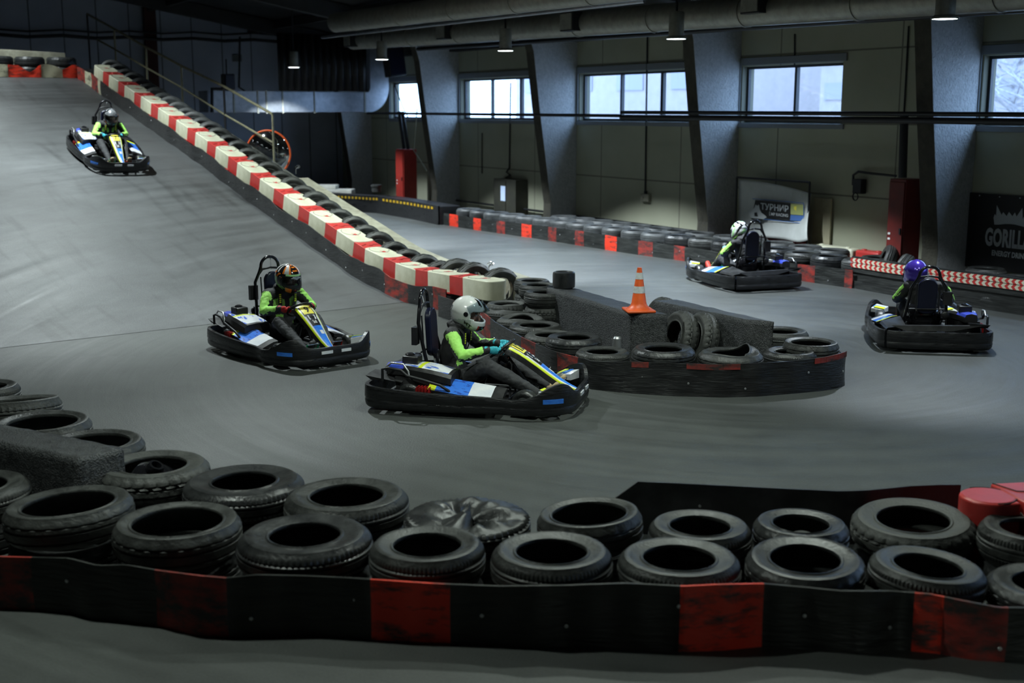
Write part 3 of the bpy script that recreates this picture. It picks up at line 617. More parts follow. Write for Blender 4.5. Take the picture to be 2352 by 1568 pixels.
# ================================================================== RAMP
PROF = [(9.0,0.0),(14.83,0.0),(15.22,.05),(15.91,.15),(16.24,.22),(17.29,.5),(18.16,.72),(18.74,.88),(19.38,1.05),(20.1,1.25),(21.04,1.53),(21.98,1.80),(23.42,2.18),(24.42,2.45),(25.35,2.69),(26.0,2.87),(27.15,3.17),(28.0,3.42),(28.5,3.5),(29.2,3.53),(34,3.53)]
def rz(s): return max(0.0, interp(PROF, s))
def rslope(s): return (rz(s+.2)-rz(s-.2))/.4
L0 = 9.59
rm = MB(); ss = [14.83+i*.15 for i in range(90)]+[28.3,28.5,28.8,29.2,33.0]
for a, b in zip(ss, ss[1:]):
    za, zb_ = (rz(a)+rz(a-.1)+rz(a+.1))/3+.004, (rz(b)+rz(b-.1)+rz(b+.1))/3+.004
    if a == ss[0]: za = .004
    rm.add([RP.P(a,-3,za), RP.P(a,10.75,za), RP.P(b,10.75,zb_), RP.P(b,-3,zb_)], [(0,1,2,3)])
    rm.add([RP.P(a,10.75,0), RP.P(b,10.75,0), RP.P(b,10.75,zb_), RP.P(a,10.75,za)], [(0,1,2,3)], 1)
rm.add([RP.P(33,-3,0), RP.P(33,10.75,0), RP.P(33,10.75,3.53), RP.P(33,-3,3.53)], [(0,1,2,3)], 1)
o = rm.build('ramp', ['ramp','wallO'], smooth=30); struct(o, 'grey asphalt ramp climbing to the upper left', 'ramp')
# concrete kerb following the ramp's outer edge
kb2 = MB(); kb = MB(); ks = [13.6,14.2]+[14.83+i*.3 for i in range(61)]
cb = [RP.P(s,10.3,rz(s)) for s in ks]
rk = random.Random(3)
prevv = None
for a, b in zip(ks, ks[1:]):
    if a < 13.0: continue
    za, zb_ = rz(a), rz(b); h = .46
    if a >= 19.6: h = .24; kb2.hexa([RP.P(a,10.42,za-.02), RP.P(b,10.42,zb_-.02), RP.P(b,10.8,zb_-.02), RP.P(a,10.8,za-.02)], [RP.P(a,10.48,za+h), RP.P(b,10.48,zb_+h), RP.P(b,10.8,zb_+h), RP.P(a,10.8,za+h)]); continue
    kb.hexa([RP.P(a,10.36,za-.02), RP.P(b,10.36,zb_-.02), RP.P(b,10.66,zb_-.02), RP.P(a,10.66,za-.02)], [RP.P(a,10.40,za+h), RP.P(b,10.40,zb_+h), RP.P(b,10.66,zb_+h), RP.P(a,10.66,za+h)])
o = origin(kb.build('concrete_kerb', 'conc', smooth=None), RP.P(16,10.6,rz(16))); tag(o, 'beige concrete kerb along the outer edge of the lower ramp', 'kerb')
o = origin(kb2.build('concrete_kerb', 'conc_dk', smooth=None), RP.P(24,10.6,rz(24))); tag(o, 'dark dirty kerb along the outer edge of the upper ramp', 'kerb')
o = MB().hexa([RP.P(12.93,10.24,0), RP.P(13.58,10.34,0), RP.P(13.58,10.68,0), RP.P(12.93,10.50,0)], [RP.P(12.98,10.27,.5), RP.P(13.58,10.38,.5), RP.P(13.58,10.66,.5), RP.P(12.98,10.48,.5)]).build('concrete_block', 'conc', smooth=None, bevel=.03); origin(o, RP.P(13.2,10.6,0)); tag(o, 'chipped beige concrete block at the lower end of the kerb', 'block')
def loop(p, h, label, s=.06):
    mb = MB(); pts = [(0,0,-.05),(0,0,h*.4),(.03,0,h*.7),(s,.01,h),(s*.4,.02,h*1.02),(-.02,.03,h*.75),(.05,.03,h*.6),(.07,.01,h*.85)]
    mb.tube(pts, .011, 6); o = mb.build('rebar_loop', 'chrome', loc=p); tag(o, label, 'lifting loop')
loop(W3(1113,622,10) if 0 else RP.P(14.15,10.62,.46), .12, 'silver wire loop sticking out of the kerb near its lower end')
loop(RP.P(20.0,10.62,rz(20)+.46), .10, 'silver wire loop on the kerb halfway up the ramp')
loop(RP.P(12.2,10.1,.28), .22, 'silver twisted wire beside the chipped concrete block')
# ------------------------------------------------------------------ rubber skirts
def skirt(name, bottom, tops, intervals, mats, label, hz=None, th=.014, step=14, zt=None, cat='skirt', plane=None, group=None, bolts=True):
    """bottom: px points of the lower edge on the floor (or None), tops: px points of the upper edge; intervals (x0,x1,mi)"""
    x0, x1 = tops[0][0], tops[-1][0]; xs = set([x0, x1]); x = x0
    while x < x1: xs.add(x); x += step
    for a, b, _ in intervals:
        for q in (a, b):
            if x0 < q < x1: xs.add(q)
    xs = sorted(xs); lo = []; hi = []
    for x in xs:
        if zt is not None: t = onz(x, interp(tops, x), zt); b = Vector((t.x, t.y, 0))
        else:
            b = onz(x, interp(bottom, x), 0); t = atY(x, interp(tops, x), b.y)
            t = Vector((b.x, b.y, t.z))
        lo.append(b); hi.append(t)
    return belt(name, lo, hi, [next((m for a, b, m in intervals if a <= (x+y)/2 < b), 0) for x, y in zip(xs, xs[1:])], mats, label, th, cat, group, bolts)
GUARD = []
BOLT = MB().lathe([(.0,-.016),(.010,-.015),(.012,-.011),(.004,-.010),(.004,.010),(.012,.011),(.010,.015),(0,.016)], 8, axis='X').mesh('bolt', 'alu', 50)
def belt(name, lo, hi, ms, mats, label, th=.014, cat='skirt', group=None, bolts=True, rows=3):
    mb = MB(); n = len(lo); c = lo[n//2].copy()
    if name == 'rubber_skirt' and c.z < .1:
        for a, b in zip(lo, lo[1:]): GUARD.extend([Vector((a.x,a.y,0)), Vector(((a.x+b.x)/2,(a.y+b.y)/2,0))])
    nr = []
    for i in range(n):
        a = lo[max(i-1,0)]; b = lo[min(i+1,n-1)]; d = (b-a); d.z = 0; d.normalize(); nr.append(Vector((d.y,-d.x,0)))
    V = []
    for side in (0, 1):
        for j in range(rows+1):
            for i in range(n):
                p = lo[i].lerp(hi[i], j/rows)+nr[i]*(th if side else 0)-c
                p += nr[i]*(.012*math.sin(i*.9)*math.sin(PI*j/rows)); V.append(p)
    S = n*(rows+1); fs = []; mi = []
    for j in range(rows):
        for i in range(n-1):
            a = j*n+i; fs.append((a,a+1,a+n+1,a+n)); mi.append(ms[i]); fs.append((S+a+n,S+a+n+1,S+a+1,S+a)); mi.append(ms[i])
    for i in range(n-1):
        t = rows*n+i; fs.append((t,t+1,S+t+1,S+t)); mi.append(ms[i]); fs.append((i+1,i,S+i,S+i+1)); mi.append(ms[i])
    fs.append((0,rows*n,S+rows*n,S)) if rows == 1 else None; 
    mb.add(V, fs, mi); o = mb.build(name, mats, smooth=50); o.location = c; tag(o, label, cat, group)
    if bolts:
        L_ = 0; bm_ = MB(); k = 0
        for i in range(1, n-1):
            L_ += (lo[i]-lo[i-1]).length
            if L_ > .55+.13*math.sin(k*2.1):
                L_ = 0; k += 1; f = .25+.5*((k*37 % 10)/10); p = lo[i].lerp(hi[i], f)-c; q_ = bpy.data.objects.new('bolt', BOLT); COL.objects.link(q_); q_.parent = o; q_.location = p+nr[i]*(th/2); q_.rotation_euler = (0,0,math.atan2(nr[i].y,nr[i].x))
    return o
# foreground skirt
FB = [(-60,1400),(0,1397),(90,1400),(170,1408),(212,1420),(272,1425),(361,1435),(446,1456),(520,1460),(595,1458),(700,1456),(808,1463),(900,1470),(1000,1473),(1150,1480),(1220,1486),(1300,1483),(1434,1489),(1568,1494),(1658,1491),(1747,1482),(1837,1487),(1971,1500),(2060,1489),(2150,1498),(2239,1514),(2352,1520),(2420,1524)]
FT = [(-60,1274),(0,1276),(170,1280),(234,1297),(298,1295),(374,1308),(468,1320),(527,1325),(595,1318),(700,1320),(808,1325),(1000,1338),(1150,1344),(1300,1342),(1434,1337),(1568,1344),(1640,1340),(1747,1338),(1837,1346),(1926,1355),(2038,1355),(2127,1362),(2217,1380),(2284,1393),(2352,1393),(2420,1395)]
skirt('rubber_skirt', FB, FT, [(-60,84,2),(365,527,2),(855,1036,1),(1558,1748,1),(2092,2160,1),(2160,2305,2)], ['belt','belt_red','belt_red2'], 'foreground black rubber skirt with red painted patches along the near tyres', step=16)
# sheet seen from behind at right
SHT = [(1405,1134),(1465,1105),(1540,1108),(1620,1112),(1800,1121),(1930,1127),(1990,1125),(2090,1115),(2160,1112),(2206,1112)]
lo = []; hi = []
for i, x in enumerate([1395,1430,1465]+[1465+i*24 for i in range(1,31)]+[2206]):
    if x < 1465: t = onz(x, 1105+(1465-x)*.06, .36); hi.append(Vector((t.x,t.y,.36-(1465-x)/70*.14)))
    else: t = onz(x, interp(SHT, x), .36); hi.append(t)
    lo.append(Vector((hi[-1].x, hi[-1].y, 0)))
belt('rubber_sheet', lo, hi, [0]*(len(lo)-1), ['blk'], 'plain black rubber sheet standing behind the rear tyre row at right', .012)
# island skirt
IT = [(1008,678),(1060,694),(1105,712),(1140,740),(1208,778),(1273,806),(1300,813),(1331,821),(1362,826),(1425,829),(1549,833),(1630,836),(1699,835),(1811,829),(1886,820),(1925,811),(1937,806)]
IB = [(1358,893),(1437,902),(1549,909),(1661,912),(1736,910),(1811,904),(1886,897),(1925,890),(1937,885)]
lo = []; hi = []; ms = []; xs = sorted(set(list(range(1008,1937,13))+[1937,1100,1128,1200,1232,1280,1330,1370,1437,1575,1700]))
for x in xs:
    if x < 1358: t = onz(x, interp(IT, x), .29); lo.append(Vector((t.x,t.y,0))); hi.append(t)
    else:
        b = onz(x, interp(IB, x), 0); z = atY(x, interp(IT, x), b.y).z; w_ = min(1,(x-1358)/60); lo.append(b); hi.append(Vector((b.x,b.y, lerp(.29, z, w_))))
def imat(x): return 1 if (1100<=x<1128 or 1200<=x<1232 or 1282<=x<1330) else 0
ms = [imat((a+b)/2) for a, b in zip(xs, xs[1:])]
for px, py in ((1932,874),(1915,862),(1890,850)):
    b = onz(px, py, 0); lo.append(b); hi.append(b+Vector((0,0,.29))); ms.append(0)
isl = belt('rubber_skirt', lo, hi, ms, ['belt_gl','belt_red2'], 'glossy black rubber skirt curving around the tyre island with the cone', .014)
# upper red stripe on the island skirt's top lip
mb = MB(); c = isl.location
for i, x in enumerate(xs[:-1]):
    if 1575 <= x < 1695 or 1860 < x or 1440 < x < 1480:
        d = (lo[i+1]-lo[i]); n_ = Vector((d.y,-d.x,0)).normalized()*.016
        q = [hi[i]+n_-Vector((0,0,.055)), hi[i+1]+n_-Vector((0,0,.055)), hi[i+1]+n_+Vector((0,0,.001)), hi[i]+n_+Vector((0,0,.001))]
        mb.hexa([p-c for p in q], [p+n_*.2-c for p in q])
    else:
        if mb.v: mb.build('red_stripe', 'belt_red2', isl, smooth=None); mb = MB()
if mb.v: mb.build('red_stripe', 'belt_red2', isl, smooth=None)
# ramp skirt along the plastic barrier
lo = []; hi = []; s = 13.75; ms = []; sv = []
while s <= 28.45: sv.append(s); s += .16
for i, s in enumerate(sv):
    wv = .015*math.sin(s*5.3)+.01*math.sin(s*11)
    p = RP.P(s, L0+wv*.7, rz(s)); lo.append(p); hi.append(p+Vector((0,0,.30+.025*math.sin(s*3.3)+.01*math.sin(s*9))))
def rmat(s):
    if s > 27.85: return 1
    if s > 27.45: return 3
    if s > 27.1: return 2
    if s > 26.8: return 3
    if 14.75 < s < 15.35 : return 1
    if s < 14.1: return 1
    return 0
ms = [rmat((a+b)/2) for a, b in zip(sv, sv[1:])]
belt('rubber_skirt', list(reversed(lo)), list(reversed(hi)), list(reversed(ms)), ['belt_gl','belt_red2','belt_red2','belt_cream'], 'black rubber skirt running up the ramp under the red and cream barrier', .014)
# crest skirt
SC = 28.45; lo = []; hi = []; ms = []
CTOP = [(-40,147),(0,147),(19,148),(45,150),(62,163),(70,166),(80,161),(93,149),(110,147),(130,152),(142,160),(152,158),(170,148),(182,152)]
xs = sorted(set(list(range(-36,183,6))+[19,95,144,182]))
for x in xs:
    s, l, z = RP.ons(x, 176, SC); _, _, zt_ = RP.ons(x, interp(CTOP, x), SC); lo.append(RP.P(SC, l, 3.5)); hi.append(RP.P(SC, l, max(3.62, zt_)))
ms = [0 if x < 19 else 1 if x < 95 else 0 if x < 144 else 1 for x in [(a+b)/2 for a, b in zip(xs, xs[1:])]]
belt('rubber_skirt', lo, hi, ms, ['belt_cream','belt_red'], 'torn red and cream skirt along the crest of the ramp at top left', .014, bolts=False)
lA = RP.ons(-60, 120, 29.5)[1]; lB = RP.ons(150, 120, 29.5)[1]; zA = RP.ons(0, 113, 29.5)[2]
o = MB().hexa([RP.P(29.45,lA,3.53), RP.P(29.45,lB,3.53), RP.P(29.75,lB,3.53), RP.P(29.75,lA,3.53)], [RP.P(29.5,lA,zA+.02), RP.P(29.5,lB,zA-.04), RP.P(29.7,lB,zA-.04), RP.P(29.7,lA,zA+.02)]).build('concrete_wall', 'conc', smooth=None, bevel=.02); origin(o, RP.P(29.6,(lA+lB)/2,3.53)); tag(o, 'low beige concrete wall behind the tyres on the ramp crest', 'wall')
# ------------------------------------------------------------------ plastic barrier blocks up the ramp
def rot_mat(p, fwd, up):
    f = fwd.normalized(); u = (up-f*up.dot(f)).normalized(); l = u.cross(f); return Matrix(((f.x,l.x,u.x,p.x),(f.y,l.y,u.y,p.y),(f.z,l.z,u.z,p.z),(0,0,0,1)))
BP = .878; BW = .36; BH = .27
def white_shape(L_, w, h, mbx, e=.33):
    pts = []; r = w/2
    for k in range(9): a = -PI/2+PI*k/8; pts.append((L_/2-r*e+r*e*math.cos(a), r*math.sin(a)))
    for k in range(9): a = PI/2+PI*k/8; pts.append((-L_/2+r*.33+r*.33*math.cos(a), r*math.sin(a)))
    mbx.hexa([Vector((x,y,0)) for x, y in pts], [Vector((x,y,h)) for x, y in pts])
wm = MB(); white_shape(.64, BW, BH, wm); me_w = wm.mesh('white_block', ['pl_white'], 40); wm = MB(); white_shape(.68, BW, BH, wm, .95); me_w0 = wm.mesh('white_end_block', ['pl_white'], 40)
me_seam = MB().tube([( -.14+.155*math.cos(a), .155*math.sin(a), BH+.0005) for a in [PI*1.65*k/16-PI*.8 for k in range(17)]], .0035, 5).mesh('seam', ['padding'], 60)
hm = MB()
hm.lathe([(0,.006),(.028,.006),(.03,0)], 12, (0,0,BH)); 
for a in (30, 150, 270, 210): hm.tube([(.03*math.cos(R(a)),.03*math.sin(R(a)),BH+.001),(.075*math.cos(R(a)),.075*math.sin(R(a)),BH+.001)], .003, 4)
me_hole = hm.mesh('bolt_hole', ['pl_red'], 40)
rb = MB(); rb.box((0,0,(BH-.008)/2), (.52, BW-.012, BH-.008)); me_r = rb.mesh('red_block', ['pl_red'], 30)
kn = MB(); kn.lathe([(.055,0),(.05,.012),(.03,.018),(0,.01)], 14, (0,0,BH-.008)); me_kn = kn.mesh('cap', ['pl_red'], 50)
sm = MB(); sm.tube([(.02,BW/2-.02,BH-.006),(0,.06,BH-.004),(-.03,-.02,BH-.004),(.0,-.1,BH-.004),(.03,-BW/2+.02,BH-.006)], .003, 4); me_rs = sm.mesh('seam', ['padding'], 60)
me_fl = MB().box((-.2,-BW/2+.01,.01), (.12,.03,.02)).mesh('foot', ['pl_red'], None)
SW0 = RP.onl(1086, 660, L0)[0]      # centre of the lowest cream block
def inst(me, name, parent, bevel=.012):
    o = bpy.data.objects.new(name, me); COL.objects.link(o); o.parent = parent
    if bevel: b = o.modifiers.new('bevel','BEVEL'); b.width = bevel; b.segments = 2; b.limit_method = 'ANGLE'; b.angle_limit = R(50)
    return o
for i in range(17):
    for kind in (0, 1):
        s = SW0+.02+i*BP+(BP/2 if kind else 0); 
        if kind and i == 16: continue
        sl_ = rslope(s); f = RP.P(1,0,0); f.z = -sl_; f = Vector((-RP.P(1,0).x, -RP.P(1,0).y, -sl_)); up = Vector((0,0,1))
        p = RP.P(s, L0+.05+BW/2, max(rz(s),0)+.245)
        nm = 'barrier_block'; root = empty(nm, mat=rot_mat(p, f, up))
        lab = ('lowest' if i == 0 else '%s from the lower end' % ordn(i))
        if i == 16: lab = 'topmost at the crest'
        tag(root, ('cream' if not kind else 'red')+' plastic barrier block on the ramp edge, '+lab, 'barrier', ('cream' if not kind else 'red')+' barrier blocks up the ramp')
        if kind == 0: inst(me_w0 if i == 0 else me_w, 'shell', root); inst(me_seam, 'seam', root, 0); inst(me_hole, 'bolt_hole', root, 0)
        else: inst(me_r, 'shell', root, .006); inst(me_kn, 'cap', root, 0); inst(me_rs, 'seam', root, 0); inst(me_fl, 'foot', root, 0)
st = MB(); 
for a, b in zip(sv, sv[1:]): st.hexa([RP.P(a,L0+.06,rz(a)-.02), RP.P(b,L0+.06,rz(b)-.02), RP.P(b,L0+.40,rz(b)-.02), RP.P(a,L0+.40,rz(a)-.02)], [RP.P(a,L0+.06,rz(a)+.235), RP.P(b,L0+.06,rz(b)+.235), RP.P(b,L0+.40,rz(b)+.235), RP.P(a,L0+.40,rz(a)+.235)])
o = origin(st.build('barrier_plinth', 'blk', smooth=None), RP.P(20,L0+.2,rz(20))); tag(o, 'black plinth under the red and cream barrier blocks', 'plinth')
# ------------------------------------------------------------------ tyres
def tyre_mesh(name, D=.64, W=.2, kind=0, mat='tyre', N=96, hole=.58, deform=None):
    r = D/2; ri = r*hole; w = W/2; g = .007
    if kind == 1: tread = [(r-.012,w-.028),(r-.002,w-.045),(r,w-.055),(r-g,w-.058),(r-g,w-.066),(r,w-.069),(r+.002,.012),(r-g,.008),(r-g,-.002),(r+.002,-.006),(r,-.048),(r-g,-.052),(r-g,-.06),(r,-.064),(r-.012,-w+.028)]
    else: tread = [(r-.014,w-.026),(r-.004,w-.042),(r,w-.058),(r-.006,w-.062),(r-.006,w-.068),(r+.001,w-.072),(r+.002,.02),(r-g,.016),(r-g,.008),(r+.002,.004),(r+.002,-.03),(r-g,-.034),(r-g,-.042),(r,-.046),(r-.004,-w+.042),(r-.014,-w+.026)]
    side = [(ri+.004,w-.034),(ri,w-.020),(ri+.004,w-.011),(ri+.013,w-.008),(ri+.019,w-.016),(ri+(r-ri)*.30,w-.012),(ri+(r-ri)*.50,w-.001),(ri+(r-ri)*.64,w+.002),(ri+(r-ri)*.74,w-.003),(ri+(r-ri)*.76,w-.009)]
    prof = side+tread+[(a,-b) for a, b in reversed(side)]+[(ri+.02,-w+.036),(r-.03,-w+.032),(r-.022,0),(r-.03,w-.032),(ri+.02,w-.036)]
    m = len(prof); vs = []
    for k in range(N):
        a = 2*PI*k/N
        for i, (rr, z) in enumerate(prof):
            q = rr; da = 0
            if len(side) <= i < len(side)+len(tread):
                t = i-len(side); n = len(tread)
                if kind == 0 and (t < 4 or t > n-5) and k % 2 == 0: q -= .009
                if kind == 2:
                    if k % 4 == 0 and (t < 6): q -= .010
                    if k % 4 == 2 and 5 <= t < n-6: q -= .009
                    if k % 4 == 0 and t > n-6: q -= .010
                    da = .02*math.sin(t*1.3)
                if kind == 1 and (t < 3 or t > n-4) and k % 4 == 0: q -= .006
            x, y = q*math.cos(a+da), q*math.sin(a+da)
            if deform: x, y, z2 = deform(x, y, z, r, w, a)
            else: z2 = z
            vs.append((x, y, z2))
    fs = [(k*m+i, ((k+1) % N)*m+i, ((k+1) % N)*m+(i+1) % m, k*m+(i+1) % m) for k in range(N) for i in range(m)]
    return MB().add(vs, fs).mesh(name, [mat], 42)
def d_pinch(x, y, z, r, w, a):
    f = math.hypot(x, y)/r; g = math.exp(-((x-.05)/.12)**2)*(1 if y > 0 else .2)
    z += (1-f)*.24*g*(1 if z > 0 else .3); return x, y*(1-.15*(1-f)), z
def d_crush(x, y, z, r, w, a):
    f = math.hypot(x, y)/r; g = max(0, 1-f)
    if z > 0: z += g*(.34*mnoise.noise(Vector((x*9,y*9,3.1)))-.10)
    k = 1-g*1.75; return x*(1-g*.5), y*k, z
def d_sag(x, y, z, r, w, a): return x, y, z+.045*math.cos(a*1-.6)*(1-.0)*(z > 0)
def d_wave(x, y, z, r, w, a):
    f = math.hypot(x, y)/r; return x, y*(1-.3*(1-f)), z+(.028*math.cos(2*a+.5)*(z > 0))*(1.4-f)
TM = {'a': tyre_mesh('tyre_lug', kind=0, N=168), 'b': tyre_mesh('tyre_rib', kind=1, mat='tyre3'), 'c': tyre_mesh('tyre_block', kind=2, mat='tyre2', N=112),
      'd': tyre_mesh('tyre_wide', kind=1, hole=.70, mat='tyre'), 'e': tyre_mesh('tyre_small_hole', kind=0, hole=.52, N=144, mat='tyre3'), 'p': tyre_mesh('tyre_pinched', kind=1, deform=d_pinch),
      'g': tyre_mesh('tyre_lower', kind=1, hole=.68, mat='tyre3', N=64), 'x': tyre_mesh('tyre_crushed', kind=0, deform=d_crush, mat='tyre3', hole=.45), 's': tyre_mesh('tyre_sagging', kind=0, hole=.72, deform=d_sag, mat='tyre2'), 'w': tyre_mesh('tyre_wavy', kind=0, deform=d_wave, mat='tyre2'),  # lower tyres: dark rubber and wide holes stand in for shade inside stacks
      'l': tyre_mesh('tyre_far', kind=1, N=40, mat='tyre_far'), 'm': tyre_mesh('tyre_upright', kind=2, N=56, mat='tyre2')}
rt = random.Random(11)
def tyre(p, D, W, kind, label, tilt=(0,0), group=None, rz_=None, mat=None):
    o = bpy.data.objects.new('tyre', TM[kind]); COL.objects.link(o); k = D/.64; o.scale = (k, k, W/.2)
    if mat is not None: o.matrix_world = mat@Matrix.Diagonal((k,k,W/.2,1))
    else: o.location = p; o.rotation_euler = (R(tilt[0]), R(tilt[1]), rt.uniform(0,6.28) if rz_ is None else rz_)
    return tag(o, label, 'tyre', group)
STK = []
def stack(cx, cy, wpx, kind, label, ztop=.41, n=2, tilt=(0,0), low='', group=None, rz_=None, k0='l', sink=0):
    z = ztop; d = ray(cx, cy)
    while True:
        t = (z-H)/d[2]; D = wpx*t*.97; q = Vector((d[0]*t, d[1]*t, 0))
        if z < .31 or all((q-g).length > D/2+.012 for g in GUARD): break
        z -= .01
    p = Vector((d[0]*t, d[1]*t, 0)); h = z/n
    lift = D/2*(abs(math.sin(R(tilt[0])))+abs(math.sin(R(tilt[1]))))
    tyre((p.x, p.y, z-h/2+lift*.5), D, h*.97, kind, label, tilt, group, rz_)
    for k in range(n-1):
        tyre((p.x, p.y, h*(k+.5)), D*(.97 if not tilt[0] and not tilt[1] else .95), h*.97 if not (tilt[0] or tilt[1]) else h*.9, 'b' if k0 == 'l' else k0, (low or 'lower tyre under the '+label)[:115], group=group if 'lower tyres' in low else None)
    STK.append((p, D, label))
    return p, D, z
# foreground front row, left to right
FR = [(-62,1108,255,'a',0),(158,1153,297,'d',(0,-3)),(407,1191,298,'d',0),(700,1221,318,'e',0),(981,1244,275,'a',0),(1267,1259,288,'a',0),(1560,1274,291,'a',0),(1850,1280,279,'b',(0,4)),(2130,1297,270,'a',(0,4)),(2412,1335,285,'b',0)]
FD = ['cut off by the left photo edge','wide-mouthed, nearest the black concrete block','wide-mouthed, second complete one','with a thick glossy sidewall, third complete one','fourth complete one with a worn flank','fifth complete one','above the left of the bright red patch','leaning, right of the bright red patch','leaning, second from the right edge','cut off by the right photo edge']
for i, (x, y, w_, k, t) in enumerate(FR):
    stack(x, y, w_, k, 'foreground front-row tyre '+FD[i], tilt=t or (0,0), low='buried tyre under the front-row tyre '+FD[i], group='front row of the foreground tyre wall', ztop=.41, k0='g')
BR = [(352,1062,262,'c',0,.41),(560,1098,284,'e',0,.41),(796,1131,294,'a',0,.42),(1073,1170,300,'x',0,.40),(1355,1177,250,'d',(0,4),.40),(1608,1201,243,'a',0,.39),(1840,1196,224,'b',0,.40),(2098,1190,284,'c',(0,4),.36),(2368,1206,236,'a',0,.42)]
BD = ['with a black cap lying inside it','with zigzag tread, second in the row','with shiny scuffed sidewall, third in the row','crushed with a caved-in sidewall','smooth and slightly tilted, right of the crushed one','in front of the left end of the black sheet','small one with a lump inside','large leaning one with chunky tread','beside the red plastic barrier']
bp_ = []
for i, (x, y, w_, k, t, z) in enumerate(BR):
    r = stack(x, y, w_, k, 'foreground rear-row tyre '+BD[i], tilt=t or (0,0), low='lower tyre under the rear-row tyre '+BD[i], group='rear row of the foreground tyre wall', ztop=z, k0='g', rz_=R(-60) if k == 'x' else None); bp_.append(r)
# black cap in the first rear tyre, lump in the seventh
p, D, z = bp_[0]; root = empty('plastic_cap', (p.x+.03, p.y, z-.26), 0, 'black domed cap lying inside the zigzag-free first rear-row tyre', 'cap')
root['label'] = 'black domed cap lying inside the first tyre of the rear row'
mm = Matrix.Translation((0,0,.14))@Matrix.Rotation(R(28),4,'Y')@Matrix.Rotation(R(12),4,'X')
d_ = MB().lathe([(0,.07),(.10,.06),(.17,.02),(.185,-.03),(.17,-.03)], 36); xform(d_, lambda v: mm@v).build('dome', 'blkgloss', root, smooth=60)
d_ = MB().lathe([(.055,.0),(.062,.03),(.05,.06),(.035,.06),(.03,.02)], 28, (-.05,-.03,.06)); xform(d_, lambda v: mm@v).build('collar', 'blkgloss', root, smooth=60)
p, D, z = bp_[6]; o = MB().sphere((0,0,0), (.09,.09,.05)).build('rubber_lump', 'tyre2', loc=(p.x, p.y-.05, z-.10)); tag(o, 'grey rubber lump lying inside the small rear-row tyre', 'rubber lump')
# left cluster
LFT = [(-32,883,152,'a',.42,'at the far left edge, only its rim in view'),(28,915,222,'s',.46,'with a sagging rim at the left edge'),(97,964,224,'d',.44,'with a pale dusty rim behind the black block'),(214,1010,236,'d',.42,'half hidden behind the black concrete block')]
for x, y, w_, k, z, d in LFT: stack(x, y, w_, k, 'left-side tyre '+d, ztop=z, low='lower tyre under the left-side tyre '+d, group='tyres at the left edge', k0='g')
def rough_block(name, corners, h, mat, label, cat, n=14, amp=.004):
    """corners: 4 plan points (near-left, near-right, far-right, far-left)"""
    c = sum(corners, Vector())/4; c.z = 0; mb = MB()
    def P(u, v): return (corners[0].lerp(corners[1], u)).lerp(corners[3].lerp(corners[2], u), v)
    def nz(p, a=amp):
        return Vector((mnoise.noise(p*9), mnoise.noise(p*9+Vector((5,1,2))), mnoise.noise(p*9+Vector((1,7,3)))))*a*2
    def grid(fn, a, b):
        vs = []
        for j in range(b+1):
            for i in range(a+1): p = fn(i/a, j/b); q = p+nz(p); q.z = max(q.z, 0); vs.append(q-c)
        mb.add(vs, [(j*(a+1)+i, j*(a+1)+i+1, (j+1)*(a+1)+i+1, (j+1)*(a+1)+i) for j in range(b) for i in range(a)])
    L_ = max(8, int((corners[3]-corners[0]).length/.05)); W_ = max(4, int((corners[1]-corners[0]).length/.05)); Hh = max(4, int(h/.05)); Z = Vector((0,0,h))
    grid(lambda u, v: P(u, v)+Z, W_, L_); grid(lambda u, v: P(u, 0)+Z*v, W_, Hh); grid(lambda u, v: P(u, 1)+Z*v, W_, Hh); grid(lambda u, v: P(0, u)+Z*v, L_, Hh); grid(lambda u, v: P(1, u)+Z*v, L_, Hh)
    me = mb.mesh(name, [mat], 50); bm = bmesh.new(); bm.from_mesh(me); bmesh.ops.remove_doubles(bm, verts=bm.verts, dist=.002); bmesh.ops.recalc_face_normals(bm, faces=bm.faces); bm.to_mesh(me); bm.free()
    o = bpy.data.objects.new(name, me); COL.objects.link(o); o.location = c; return tag(o, label, cat)
def g0(v): return Vector((v.x, v.y, 0))
a_ = g0(onz(177,1052,.55)); b_ = g0(onz(284,1028,.55)); d_ = Vector((-.867,.5,0))*1.6
rough_block('concrete_block', [a_, b_, b_+d_, a_+d_], .55, 'conc_blk', 'black painted rough concrete block at the left edge of the foreground', 'block')
# island blocks
a_ = g0(onz(1448,719,.6)); b_ = g0(onz(1533,722,.6)); e_ = g0(onz(1255,660,.6)); d_ = e_-a_; n_ = Vector((-d_.y, d_.x, 0)).normalized()*-.36
rough_block('concrete_block', [a_, b_, e_+(b_-a_)*.9, e_], .6, 'conc_blk', 'long black concrete block with the traffic cone standing on it', 'block')
a2 = g0(onz(1706,732,.6)); b2 = g0(onz(1777,739,.6)); e2 = g0(onz(1500,690,.6)); f2 = g0(onz(1555,688,.6))
rough_block('concrete_block', [a2, b2, f2, e2], .6, 'conc_blk', 'black concrete block to the right behind the coned block', 'block')
# cone
cp = onz(1467,715,.6); root = empty('traffic_cone', cp, R(8), 'orange traffic cone with two white bands standing on the black concrete block', 'cone')
kc = .34/.39
MB().box((0,0,.016), (.36*kc,.36*kc,.03)).build('base', 'orange', root, bevel=.012)
prof = [(.162,.03),(.135,.05),(.108,.075),(.094,.11),(.030,.53),(.026,.545),(.0,.545)]; 
MB().lathe([(r*kc,z*kc*1.02) for r, z in prof], 36).build('cone_body', 'orange', root, smooth=40)
def conr(z): return lerp(.094,.030,(z-.11)/.42)
for z0_, z1_ in ((.235,.318),(.405,.485)):
    MB().lathe([(conr(z0_)*kc+.0025,z0_*kc*1.02),(conr(z1_)*kc+.0025,z1_*kc*1.02)], 36).build('reflective_band', 'refl', root, smooth=60)
